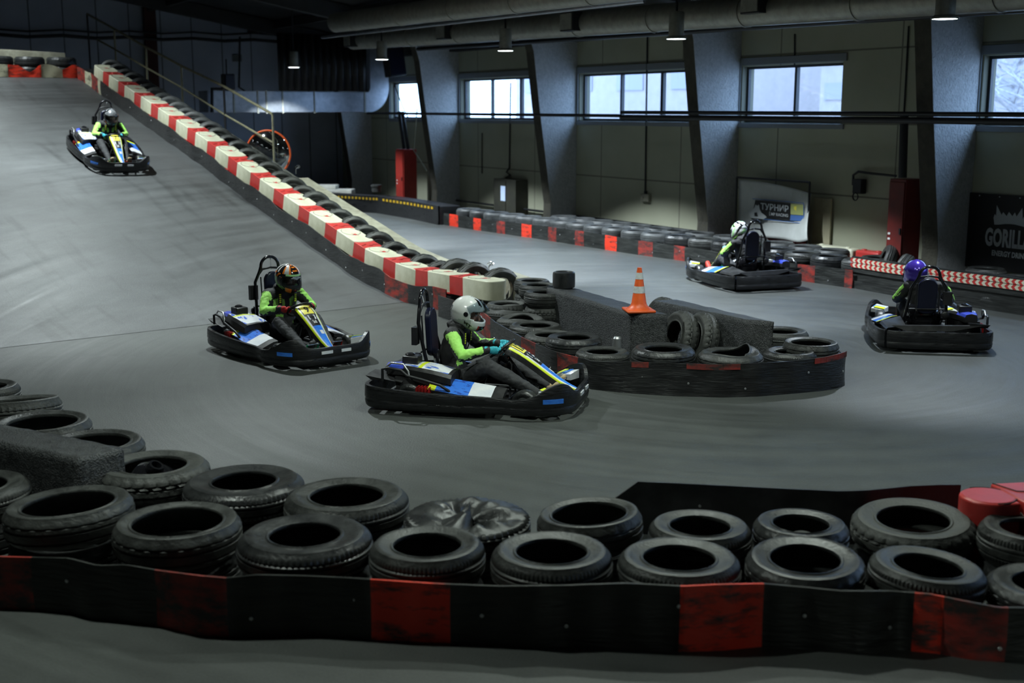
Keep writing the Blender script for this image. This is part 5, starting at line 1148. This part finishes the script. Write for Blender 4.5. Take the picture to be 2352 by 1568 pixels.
b = MB(); b.lathe([(.03,-.02),(.045,-.01),(.045,.02),(.02,.03)], 14, (-.63,-.2,.44), axis='X', caps=True); b.box((-.6,-.2,.43), (.05,.04,.12)); KM['reel'] = b.mesh('belt_reel', ['blk'], 40)
b = MB(); b.tube([(-.60,.02,.92),(-.63,.03,1.05)], .004, 6); KM['antenna'] = b.mesh('antenna', ['white'], None)
b = MB()
for sg in (1,-1): b.hexa([Vector((-.60,.17*sg-.018,.735)),Vector((-.60,.17*sg+.018,.735)),Vector((-.33,.12*sg+.018,.755)),Vector((-.33,.12*sg-.018,.755))], [Vector((-.60,.17*sg-.018,.742)),Vector((-.60,.17*sg+.018,.742)),Vector((-.33,.12*sg+.018,.762)),Vector((-.33,.12*sg-.018,.762))])
KM['belt'] = None
# steering
WC = Vector((.20,0,.545)); AX = Vector((-.60,0,.80)).normalized(); TG = Vector((.80,0,.60)).normalized()
def rim_pt(a, r=.145): return WC+Vector((0,1,0))*r*math.cos(a)+TG*r*math.sin(a)*.92
b = MB(); b.tube([rim_pt(2*PI*k/40) for k in range(40)], .0145, 10, closed=True); KM['steering_wheel'] = b.mesh('steering_wheel', ['blk'], 60)
b = MB(); b.lathe([(.0,.0),(.04,0),(.04,.02),(0,.02)], 14); xform(b, lambda v: WC-AX*.02+(AX.to_track_quat('Z','X')@v)); 
for a in (0, PI, -PI/2): b.tube([WC, rim_pt(a)], .010, 6)
KM['spokes'] = b.mesh('spokes', ['blk'], 50)
b = MB(); b.tube([WC, WC-AX*.55], .012, 8); b.tube([(.30,-.12,.09),(.30,-.02,.40),(.30,.02,.40),(.30,.12,.09)], .012, 8); KM['column'] = b.mesh('steering_column', ['darkmetal'], 50)
b = MB(); b.lathe([(.0,-.05),(.05,-.05),(.055,0),(.05,.05),(0,.05)], 16, (.22,0,.44), axis='Y'); b.tube([(.2,-.07,.42),(.26,-.10,.40)], .02, 8); KM['gearbox'] = b.mesh('column_clutter', ['blkgloss'], 40)
# front fairing
FP = [(.275,.600,.130),(.33,.580,.136),(.40,.545,.134),(.47,.500,.122),(.57,.430,.106),(.67,.355,.088),(.77,.285,.070),(.86,.235,.052),(.925,.205,.034)]
def fsurf(u, v, off=0.0):      # u 0..1 along, v -1..1 across
    x = u*(len(FP)-1); i = min(int(x), len(FP)-2); t = x-i; a, c_ = FP[i], FP[i+1]; X = lerp(a[0],c_[0],t); Z = lerp(a[1],c_[1],t); Wd = lerp(a[2],c_[2],t)
    d = Vector((c_[0]-a[0], 0, c_[1]-a[1])).normalized(); n_ = Vector((-d.z,0,d.x)); av = abs(v)
    if av <= .8: y = Wd*v; dz = -.035*(v*v)
    else: y = Wd*(.8+.2*(av-.8)/.2*.6)*(1 if v > 0 else -1); dz = -.035*.64-(av-.8)/.2*.06
    return Vector((X,y,Z))+n_*(dz+off)
NU, NV = 40, 24
V = [fsurf(i/NU, -1+2*j/NV) for i in range(NU+1) for j in range(NV+1)]
def fmat(u, v):
    a = abs(v); ww = .5
    if a > .83: return 0
    if u < .05: return 1 if a < .6 else 0
    if u < .30 and a < .52: return 1
    if u < .34 and a < .60: return 0
    if a > .66: return 4
    if a > .50 or (u > .88 and a > .4): return 3
    if a > .46: return 0
    if u < .52: return 0
    return 2
fs = []; mi = []
for i in range(NU):
    for j in range(NV): fs.append((i*(NV+1)+j, i*(NV+1)+j+1, (i+1)*(NV+1)+j+1, (i+1)*(NV+1)+j)); mi.append(fmat((i+.5)/NU, -1+2*(j+.5)/NV))
KM['fairing'] = MB().add(V, fs, mi).mesh('front_fairing', ['blk','plate','blue','white','yellow'], 45)
def ftext(body, u0, u1, wv, bold, name, mat, parent, vc=0.0):
    t = text_mb(body, 1.0, bold, res=4); xs = [v[0] for v in t.v]; ys = [v[1] for v in t.v]; ax, bx, ay, by = min(xs), max(xs), min(ys), max(ys)
    xform(t, lambda v: fsurf(lerp(u1, u0, (v.y-ay)/(by-ay)), vc+wv*((v.x-ax)/(bx-ax)*2-1), .0035)); o = t.build(name, mat, parent, smooth=None); return o
# pedals and front bar
def pedal(sg, m_):
    b = MB(); b.tube([(.78,.15*sg-.09,.245),(.78,.15*sg+.05,.245)], .011, 10, mi=1); b.tube([(.78,.15*sg-.09,.245),(.74,.15*sg-.09,.16),(.72,.15*sg-.09,.09)], .009, 8); b.tube([(.78,.15*sg+.05,.245),(.74,.15*sg+.05,.16),(.72,.15*sg+.05,.09)], .009, 8); b.box((.745,.15*sg-.02,.17), (.012,.12,.05)); return b.mesh('pedal', [m_,'chrome'], 40)
KM['pedal_l'] = pedal(1,'engine'); KM['pedal_r'] = pedal(-1,'green_metal')
def slot(yc, w_, z, m_): 
    b = MB(); ang = 0; x = .998; b.box((x,yc,z), (.012,w_,.032)); return b.mesh('bumper_sticker', [m_], None)
KM['slot1'] = slot(-.12,.14,.185,'white'); KM['slot2'] = slot(.12,.12,.185,'white')
for sg in (1,-1):
    ii = [i for i in range(NR) if .70 < ring[i][0] < .90 and ring[i][1]*sg > .3]; ii = sorted(ii, key=lambda i: ring[i][0]); V = []
    for i in ii:
        a, c_ = ring[(i-1) % NR], ring[(i+1) % NR]; n_ = Vector((c_[1]-a[1], -(c_[0]-a[0]), 0)).normalized(); n_ = n_ if n_.dot(Vector((ring[i][0],ring[i][1],0))) > 0 else -n_
        for q, z in ((.004,.165),(.0135,.165),(.0135,.205),(.004,.205)): p = Vector((ring[i][0],ring[i][1],0))+n_*q; V.append((p.x,p.y,z))
    KM['bst%d' % sg] = MB().add(V, [(i*4+k, i*4+(k+1) % 4, (i+1)*4+(k+1) % 4, (i+1)*4+k) for i in range(len(ii)-1) for k in range(4)]).mesh('bumper_sticker', ['blue'], None)
def put(name, me, parent):
    o = bpy.data.objects.new(name, me); COL.objects.link(o); o.parent = parent; return o
def kart(mat, label, number, full=True, hs=1.0):
    r = empty('go_kart', mat=mat); tag(r, label, 'kart', 'rental go-karts on the track')
    put('front_bumper', KM['front_bumper'], r); put('side_bumper', KM['side_l'], r); put('side_bumper', KM['side_r'], r); put('rear_bumper', KM['rear_bumper'], r)
    put('floor_tray', KM['floor_tray'], r); put('frame_tubes', KM['frame_tubes'], r)
    for x, y, k in ((.53,.44,'wf'),(.53,-.44,'wf'),(-.56,.46,'wr'),(-.56,-.46,'wr')):
        w_ = put('wheel', KM[k][0], r); w_.location = (x, y, .128 if k == 'wf' else .138); rm = put('rim', KM[k][1], w_)
        if k == 'wf': w_.rotation_euler = (0,0,R(-8))
    for k in ('l','r'):
        put('side_pod', KM['pod_'+k], r); f = put('front_panel', KM['fw_'+k], r); put('blue_stripe', KM['fs_'+k], f); put('yellow_stripe', KM['fy_'+k], f)
    eb = put('engine_box', KM['engine_box'], r); ec = put('engine_cover', KM['engine_cover'], r); en = put('engine', KM['engine'], r)
    tk = put('fuel_tank', KM['fuel_tank'], r); put('tank_cap', KM['tank_cap'], tk); bv = tk.modifiers.new('b','BEVEL'); bv.width = .012; bv.segments = 2
    g = put('engine_guard', KM['engine_guard'], r); put('guard_loop', KM['guard_loop'], g)
    for nm in ('mudguard','exhaust_cover','rear_panel'): put(nm, KM[nm], r)
    n0 = len(r.children)
    s = put('seat', KM['seat'], r); s.modifiers.new('t','SOLIDIFY').thickness = .012
    h = put('roll_hoop', KM['roll_hoop'], r); put('hoop_brace', KM['hoop_brace'], h); put('antenna', KM['antenna'], h)
    hp_ = put('back_pad', KM['head_pad'], r); bv = hp_.modifiers.new('b','BEVEL'); bv.width = .012; bv.segments = 2; bv.limit_method = 'ANGLE'
    put('control_box', KM['transponder_box'], r); put('belt_reel', KM['reel'], r)
    for ch in r.children:
        if ch.name.split('.')[0] in ('seat','roll_hoop','back_pad','control_box','belt_reel'): ch.location.y += .06; ch.scale.z = hs if ch.name.split('.')[0] != 'seat' else 1
    w_ = put('steering_wheel', KM['steering_wheel'], r); put('spokes', KM['spokes'], w_); put('steering_column', KM['column'], r); put('column_bracket', KM['gearbox'], r)
    fr = put('front_fairing', KM['fairing'], r)
    if number: ftext(number, .085, .265, .19 if len(number) == 1 else .33, .03, 'race_number', 'inkk', fr)
    st = MB(); st.add([fsurf(u, v, .003) for u, v in ((.335,-.36),(.335,.36),(.42,.36),(.42,-.36))], [(0,1,2,3)]).build('sticker', 'white', fr, smooth=None)
    if full:
        [MB().add([fsurf(u, v, .0045) for u, v in ((.36,v0),(.36,v0+w0),(.39,v0+w0),(.39,v0))], [(0,1,2,3)]).build('sticker_bar', 'inkk', fr, smooth=None) for v0, w0 in ((-.24,.07),(-.14,.05),(-.06,.30))]; ftext('Sodi', .435, .49, .2, .02, 'script_lettering', 'inkw', fr)
    st = MB(); st.add([fsurf(u, v, .003) for u, v in ((.60,-.1),(.60,.36),(.66,.40),(.66,-.1))], [(0,1,2,3)]).build('sticker', 'white', fr, smooth=None)
    put('pedal', KM['pedal_l'], r); put('pedal', KM['pedal_r'], r)
    put('bumper_sticker', KM['slot1'], r); put('bumper_sticker', KM['slot2'], r)
    for sg in (1,-1): put('bumper_sticker', KM['bst%d' % sg], r)
    return r
# ------------------------------------------------------------------ riders
def remesh(mb, name, vox, mats, smooth_it=4):
    me = mb.mesh(name+'_raw', mats, None); o = bpy.data.objects.new(name+'_raw', me); COL.objects.link(o)
    m = o.modifiers.new('r','REMESH'); m.mode = 'VOXEL'; m.voxel_size = vox; m.use_smooth_shade = True
    if smooth_it: s = o.modifiers.new('s','SMOOTH'); s.factor = .5; s.iterations = smooth_it
    bpy.context.view_layer.update(); dg = bpy.context.evaluated_depsgraph_get(); out = bpy.data.meshes.new_from_object(o.evaluated_get(dg))
    bpy.data.objects.remove(o); out.name = name
    while len(out.materials) < len(mats): out.materials.append(None)
    for i, k in enumerate(mats): out.materials[i] = M[k]
    for p in out.polygons: p.use_smooth = True; p.material_index = 0
    return out
SHO = {1:Vector((-.30,.185,.735)), -1:Vector((-.30,-.185,.735))}
def seg_d(p, a, b): ab = b-a; t = max(0,min(1,(p-a).dot(ab)/ab.length_squared)); return (p-(a+ab*t)).length, t
def body_mesh(chest_neon):
    mb = MB(); J = {}; TY = .045
    mb.limb([(-.26,TY,.20),(-.30,TY,.30),(-.32,TY,.40),(-.30,TY,.50),(-.28,TY,.60),(-.265,TY,.68)], [(.125,.165),(.13,.165),(.12,.155),(.125,.175),(.11,.18),(.07,.12)], 20, up=(1,0,0))
    mb.limb([(-.265,TY,.66),(-.22,TY,.79)], [.062,.058], 14)
    mb.limb([(-.265,TY-.16,.675),(-.265,TY+.16,.675)], [.072,.072], 14)
    mb.lathe([(.0,-.05),(.085,-.05),(.12,-.02),(.125,.01),(.095,.04),(0,.05)], 20, (-.235,TY,.755))
    segs = []
    for sg in (1,-1):
        sh = Vector((-.26,.195*sg+TY,.675)); el = Vector((-.13,.315*sg+TY*.7,.505)); wr = rim_pt(0 if sg == 1 else PI)+Vector((-.085,.035*sg,.012)); hip = Vector((-.22,.10*sg+TY,.20)); kn_ = Vector((.13,.235*sg,.41)); an = Vector((.60,.17*sg,.155))
        mb.limb([sh, sh.lerp(el,.35), sh.lerp(el,.75), el, el.lerp(wr,.3), el.lerp(wr,.7), wr], [.072,.070,.062,.058,.055,.046,.038], 16)
        mb.limb([hip, hip.lerp(kn_,.4), hip.lerp(kn_,.8), kn_, kn_.lerp(an,.3), kn_.lerp(an,.7), an], [.105,.098,.080,.075,.070,.055,.046], 16)
        segs += [('arm',sh,el,sg),('fore',el,wr,sg),('leg',hip,kn_,sg),('leg',kn_,an,sg)]
    if 0: pass
    torso = ('torso', Vector((-.30,0,.22)), Vector((-.27,0,.68)), 0)
    me = remesh(mb, 'body', .0105, ['suit','neon','pants'], 5)
    for v in me.vertices:      # cloth folds
        p = v.co; k = mnoise.noise(p*11)+.5*mnoise.noise(p*23); v.co = p+v.normal*(.008*k+.004*mnoise.noise(p*45))
    for pl in me.polygons:
        p = pl.center.copy(); n = pl.normal; best = None
        for s in segs+[torso]:
            d, t = seg_d(p, s[1], s[2]); rr = .15 if s[0] == 'torso' else .085 if s[0] == 'leg' else .06; d /= rr
            if best is None or d < best[0]: best = (d, t, s)
        d, t, s = best; mi = 0; wob = .10*mnoise.noise(p*7)
        if s[0] == 'leg': mi = 2
        elif s[0] == 'arm':
            out = Vector((.25,s[3]*.55,.55)).normalized()
            if n.dot(out) > .38+wob and t > .02: mi = 1
        elif s[0] == 'fore':
            out = Vector((.0,s[3]*.62,.68)).normalized()
            if n.dot(out) > .30+wob and t < .80: mi = 1
        elif s[0] == 'torso':
            p.y -= TY
            if p.x > -.25 and .53 < p.z < .64 and .03 < abs(p.y) < .15 and chest_neon and p.z < .64-.4*abs(abs(p.y)-.09)+wob*.1: mi = 1
            if p.x > -.25 and .37 < p.z < .44 and -.12 < p.y < -.04: mi = 1
        if abs(p.y-TY*(s[0] != 'torso')) < .17 and p.z > .715: mi = 0
        pl.material_index = mi
    return me
def glove_mesh(sg, mats):
    a0 = 0 if sg == 1 else PI; rc = rim_pt(a0); tg = TG; outw = Vector((0,sg,0)); upn = AX     # ring centre line runs along tg
    wr = rc+Vector((-.085,.035*sg,.012)); mb = MB()
    mb.limb([wr-(rc-wr)*.35, wr, wr.lerp(rc+outw*.026+upn*.014,.55), rc+outw*.028+upn*.016], [(.034,.034),(.032,.026),(.040,.022),(.038,.018)], 14, up=(0,0,1))
    for k in range(4):
        off = tg*(-.030+.0215*k); L_ = (0.9,1.0,.95,.8)[k]; pts = []
        for j in range(6):
            an = lerp(20, 20+210*L_, j/5); q = rc+off+outw*(.026*math.cos(R(an)))+upn*(.026*math.sin(R(an)))
            pts.append(q)
        pts = [rc+off*.8+outw*.032+upn*.004]+pts
        mb.limb(pts, [.0105,.0105,.0102,.010,.0095,.009,.0082], 10)
    th = [wr.lerp(rc,.55)+outw*.004+upn*.02-tg*.01, rc-tg*.045+upn*.024-outw*.004, rc-tg*.040+upn*.020-outw*.028, rc-tg*.028-outw*.030]
    mb.limb(th, [.0135,.0125,.011,.0095], 10)
    me = remesh(mb, 'glove', .0032, mats, 2); return me
def shoe_mesh(sg, mats):
    mb = MB(); y = .17*sg; mb.limb([(.60,y,.15),(.63,y,.13)], [.05,.052], 12); mb.limb([(.60,y,.125),(.68,y,.16),(.735,y,.215),(.765,y,.262)], [(.042,.040),(.044,.042),(.036,.044),(.024,.040)], 14, up=(0,0,1))
    mb.limb([(.585,y,.10),(.61,y,.10)], [.034,.034], 10); return remesh(mb, 'shoe', .007, mats, 3)
BODY = {True: body_mesh(True), False: body_mesh(False)}
# helmet, centre at origin, x forward
def hr(az, el):        # radius along direction
    d = Vector((math.cos(el)*math.cos(az), math.cos(el)*math.sin(az), math.sin(el)))
    a, b_, c_ = .166, .138, .157
    r = 1/math.sqrt((d.x/a)**2+(d.y/b_)**2+(d.z/c_)**2)
    if el < 0:
        f = max(0, math.cos(az))**1.5; g = math.exp(-((el+R(38))/R(24))**2); r += .056*f*g
        bk = max(0, -math.cos(az)); r += .008*bk*math.exp(-((el+R(30))/R(20))**2)
    if el > 0: r += .006*max(0, -math.cos(az))
    return d*r
def hmesh(matfn, mats, window=True):
    NA, NE = 72, 40; V = []; fs = []; mi = []
    els = [lerp(-64, 89.5, j/NE) for j in range(NE+1)]
    for el in els:
        for k in range(NA): V.append(hr(2*PI*k/NA, R(el)))
    for j in range(NE):
        for k in range(NA):
            az = 360*(k+.5)/NA; az = az-360 if az > 180 else az; el = (els[j]+els[j+1])/2
            if window and abs(az) < 58 and -15+abs(az)*.06 < el < 19-abs(az)*.08: continue
            fs.append((j*NA+k, j*NA+(k+1) % NA, (j+1)*NA+(k+1) % NA, (j+1)*NA+k)); mi.append(matfn(az, el))
    V = [Vector((v.x, v.y, max(v.z, -.140-.035*max(0,v.x)/.15))) for v in V]
    mb = MB().add(V, fs, mi); return mb.mesh('helmet_shell', mats, 50)
def visor_mesh(mat, rot=0, lo=-24, hi=20):
    V = []; NA, NE = 28, 8
    for j in range(NE+1):
        for k in range(NA+1): V.append(hr(R(lerp(-66,66,k/NA)), R(lerp(lo,hi,j/NE)))*1.035)
    rm_ = Matrix.Rotation(R(-rot), 4, 'Y'); V = [rm_@v for v in V]
    return MB().add(V, [(j*(NA+1)+k, j*(NA+1)+k+1, (j+1)*(NA+1)+k+1, (j+1)*(NA+1)+k) for j in range(NE) for k in range(NA)]).mesh('visor', [mat], 60)
def stripes9(az, el):
    a = abs(az)
    if a > 100 and el < 5 or (60 < a < 120 and el < -22-(120-a)*.25 and el > -52): return 3
    if el > 30:
        if a < 14: return 1 if (int((el-30)/9) % 2) else 0
        if a < 34: return 1 if el < 74 and a > 24 else 0
        if a < 62: return 2
        if a < 72: return 1
        return 2 if (a > 100 and int(a/18) % 2) else 0
    if el < -26 and 22 < a < 46: return 1
    if 20 < el < 28 and a < 50: return 3
    if a > 70 and 5 < el < 30: return 1 if int((a+el)/12) % 3 == 0 else 0
    return 0
def white1(az, el):
    a = abs(az)
    if a > 150 and -40 < el < 15: return 1
    if 10 < a < 26 and 38 < el < 62: return 1
    if el < -14-(a-60)*.2 and 55 < a < 150: return 2
    if a < 24 and el < -24: return 1
    if 24 < a < 30 and -56 < el < -26: return 3
    if a > 120 and el < -42: return 3
    return 0
def silver7(az, el):
    a = abs(az)
    if el > 44: return 1 if a < 60 or int(a/30) % 2 else 0
    if 24 < el < 44 and a < 80: return 1
    if a < 70 and el < -24 and a > 40: return 2
    return 0
def green4(az, el):
    a = abs(az); b_ = (a+el*.9)
    if el > 20: return (0,2,1,2,0,1)[int(b_/16) % 6]
    if a > 60 and el > -30: return (0,2,0,1)[int((a-el)/20) % 4]
    return 1
HS = {'9': (hmesh(stripes9, ['hblack','horange','hwhite','hgreen']), 'visor', 0), '1': (hmesh(white1, ['hwhite','hblack','hgrey','pl_red']), 'visor', 34), '7': (hmesh(silver7, ['hblack','hsilver','pl_red']), 'visor', 0),
      '4': (hmesh(green4, ['hwhite','hblack','hgreen']), 'visor_dark', 0), '5': (hmesh(lambda a, e: 0, ['hpurple']), 'visor_dark', 0)}
def vscale(me, k):
    for v in me.vertices: v.co = v.co*k
    return me
VM = {0: {k: visor_mesh(k) for k in ('visor','visor_dark')}, 34: {'visor': vscale(visor_mesh('visor', 38, -20, 18), 1.06)}}
b = MB(); b.sphere((0,0,0), (.092,.076,.118), 28, 20); b.limb([(.085,0,.0),(.105,0,-.022),(.112,0,-.038)], [.010,.013,.012], 10); b.limb([(.086,-.03,.022),(.088,.03,.022)], [.012,.012], 8); b.limb([(.094,-.022,-.068),(.097,.022,-.068)], [.008,.008], 8); b.limb([(.085,-.015,-.09),(.085,.015,-.09)], [.022,.022], 8)
b.sphere((.052,.045,-.03), (.035,.028,.03)); b.sphere((.052,-.045,-.03), (.035,.028,.03))
FACE = remesh(b, 'face', .0045, ['skin'], 3)
EYES = {}; BROW = {}
for sg in (1,-1): b = MB(); b.sphere((.081,.030*sg,.004), (.014,.017,.010), 14, 8, 0); b.sphere((.0895,.030*sg,.003), (.006,.007,.007), 10, 6, 1); EYES[sg] = b.mesh('eye', ['inkw','inkk'], 60)
b = MB()
for sg in (1,-1): b = MB(); b.limb([(.086,.012*sg,.030),(.090,.030*sg,.034),(.078,.052*sg,.028)], [.0045,.005,.004], 8); BROW[sg] = b.mesh('eyebrow', ['padding'], 60)
GL = {}
def rider(mat, label, hk, glove, shoe, yaw, hpos=(-.20,0,.955), pitch=8, chest=True, roll=0, tilt=0):
    r = empty('person', mat=mat@Matrix.Translation((-.25,0,.12))); tag(r, label, 'person'); off = Matrix.Translation((.25,0,-.12))
    def add(nm, me, par=r, m_=None): o = bpy.data.objects.new(nm, me); COL.objects.link(o); o.parent = par; o.matrix_local = m_ if m_ is not None else Matrix(); return o
    body = add('body', BODY[chest], m_=off)
    for sg in (1,-1):
        if (sg, glove) not in GL: GL[(sg, glove)] = glove_mesh(sg, [glove])
        add('glove', GL[(sg, glove)], m_=off)
        if (sg, shoe, 's') not in GL: GL[(sg, shoe, 's')] = shoe_mesh(sg, [shoe])
        add('shoe', GL[(sg, shoe, 's')], m_=off)
    # harness straps with yellow lettering blocks
    for sg in (1,-1):
        st = MB(); pts = [(-.265,.115*sg,.748),(-.205,.105*sg,.73),(-.155,.10*sg,.67),(-.160,.095*sg,.58),(-.185,.085*sg,.50)]
        st.tube(pts, (.020,.006) and [(.006,.022)]*5, 8, up=(1,0,.3)); s_ = st.build('harness_strap', 'padding', r); s_.matrix_local = off@Matrix.Translation((0,.045,0))
        ym = MB()
        for k in range(5): p = Vector(pts[2]).lerp(Vector(pts[3]), k/4-.1); ym.box((p.x+.008,p.y,p.z), (.006,.024,.012+.004*(k % 2)))
        y_ = ym.build('strap_lettering', 'yellow', s_, smooth=None)
    shell, vm, rot = HS[hk]; hm_ = off@Matrix.Translation((hpos[0],hpos[1]+.045,hpos[2]))@Matrix.Rotation(R(yaw),4,'Z')@Matrix.Rotation(R(pitch),4,'Y')@Matrix.Rotation(R(roll),4,'X')
    h = add('helmet', shell, m_=hm_); sd = h.modifiers.new('t','SOLIDIFY'); sd.thickness = .014; sd.offset = -1
    v = add('visor', VM[rot][vm], h); v.modifiers.new('t','SOLIDIFY').thickness = .003
    f = add('face', FACE, m_=hm_@Matrix.Translation((.012,0,-.005))); [(add('eye', EYES[q], f), add('eyebrow', BROW[q], f)) for q in (1,-1)]
    for sg in (1,-1):
        pv = MB().lathe([(.0,.0),(.022,0),(.024,-.004),(.024,-.012)], 20, axis='Y'); p = hr(R(80*sg), R(3)); o = pv.build('visor_pivot', 'hblack', h); o.location = p*1.03; o.rotation_euler = (0,0,0 if sg > 0 else PI)
    if hk == '1':
        for i, (tx, sx) in enumerate((('MT', -1),)):
            t = text_mb(tx, .05, .002, sx=1.2); xform(t, lambda q: (lambda P_: Vector((P_.x, P_.y-.004, P_.z)))(hr(R(-66)+q.x/.15, R(-33)+(q.y-q.x*.35)/.17))); t.build('helmet_lettering', 'inkk', h, smooth=None)
        vent = MB(); vent.limb([hr(R(-14),R(36))*1.0, hr(R(-16),R(56))*1.02, hr(R(-24),R(72))*1.0], [.007,.010,.004], 8); vent.build('vent', 'hblack', h)
    if hk == '9':
        bd = MB(); bd.add([hr(R(a_), R(e_))*1.045 for a_, e_ in ((-26,12),(0,7),(26,12),(14,18),(0,20),(-14,18))], [tuple(range(6))]).build('visor_sticker', 'white', h)
    return r
def flat_pose(px, py, heading, z=0):
    p = onz(px, py, z); return Matrix.Translation(p)@Matrix.Rotation(R(heading),4,'Z')
K1 = flat_pose(1108, 925, -14); K9 = flat_pose(672, 812, -51); K4 = flat_pose(1695, 650, 108); K5 = flat_pose(2117, 776, 81)
# kart on the ramp
sk = 21.9; d = ray(252, 371)
for k in range(200):
    t = .004+k*.0001; P_ = Vector((d[0]*t, d[1]*t, H+d[2]*t)); s_, l_ = RP.inv(P_)
    if P_.z <= rz(s_): break
sl_ = rslope(s_); upv = (Vector((RP.s*sl_, -RP.c*sl_, 1))).normalized(); hd = R(-56); fw = Vector((math.cos(hd), math.sin(hd), 0)); fw = (fw-upv*fw.dot(upv)).normalized(); K7 = rot_mat(Vector((P_.x,P_.y,rz(s_)+.005)), fw, upv)@Matrix.Scale(.90, 4)
kart(K1, 'black go-kart with blue fairing, nearest one, its driver in a white helmet', '12'); kart(K9, 'black go-kart number 9 with yellow plate, driven by the orange-helmeted driver', '9'); kart(K7, 'black go-kart number 7 coming down the ramp at upper left', '7')
kart(K4, 'black go-kart heading left on the far straight before the white banner', None, False); kart(K5, 'black go-kart seen from behind at right, its driver in a purple helmet', None, False, .9)
rider(K1, 'person in white helmet and teal gloves steering the nearest kart', '1', 'teal', 'shoe', -4, hpos=(-.15,0,.87), pitch=12, chest=False)
rider(K9, 'person in black and orange helmet and red gloves steering kart number 9', '9', 'gred', 'shoe_blk', 8, hpos=(-.13,0,.875), pitch=12)
rider(K7, 'person in black and silver helmet with teal gloves driving down the ramp', '7', 'teal', 'shoe', -6, hpos=(-.15,0,.87), pitch=8)
rider(K4, 'person in white and green striped helmet, light blue gloves, driving away on the far straight', '4', 'gblue', 'shoe_red', 0, hpos=(-.08,0,.86), pitch=22, chest=False)
rider(K5, 'person in shiny purple helmet, black and green suit, seen from behind at right', '5', 'gwhite', 'shoe_blk', 12, hpos=(-.16,.10,.835), pitch=4, chest=False)
# ================================================================== LIGHT, WORLD, CAMERA
for i, (x, y, z, pw, sz) in enumerate(MAINL):
    s, l = HW.inv((x, y)); lamp(s, l, z, 'ceiling lamp above the main track outside the photo, %s' % ordn(i), pw, (.86,.97,.97) if i in (1,3,6) else (.88,1.0,.90), sz, .35, 'lamps above the main track')
w = bpy.data.worlds.new('daylight'); scn.world = w; w.use_nodes = True
bg = w.node_tree.nodes['Background']; bg.inputs[0].default_value = (.44,.67,1.0,1); bg.inputs[1].default_value = WORLD
cam = bpy.data.cameras.new('camera'); co = bpy.data.objects.new('camera', cam); COL.objects.link(co); scn.camera = co
cam.sensor_width = 36; cam.lens = F/2352*36; co.location = (0,0,H); co.rotation_euler = (PI/2-TH, 0, 0); cam.clip_end = 300
cam.dof.use_dof = True; cam.dof.focus_distance = 11.6; cam.dof.aperture_fstop = 1.6
scn.view_settings.view_transform = 'Standard'; scn.view_settings.look = 'None'; scn.view_settings.gamma = 1; scn.view_settings.exposure = 0
scn.view_settings.use_curve_mapping = False
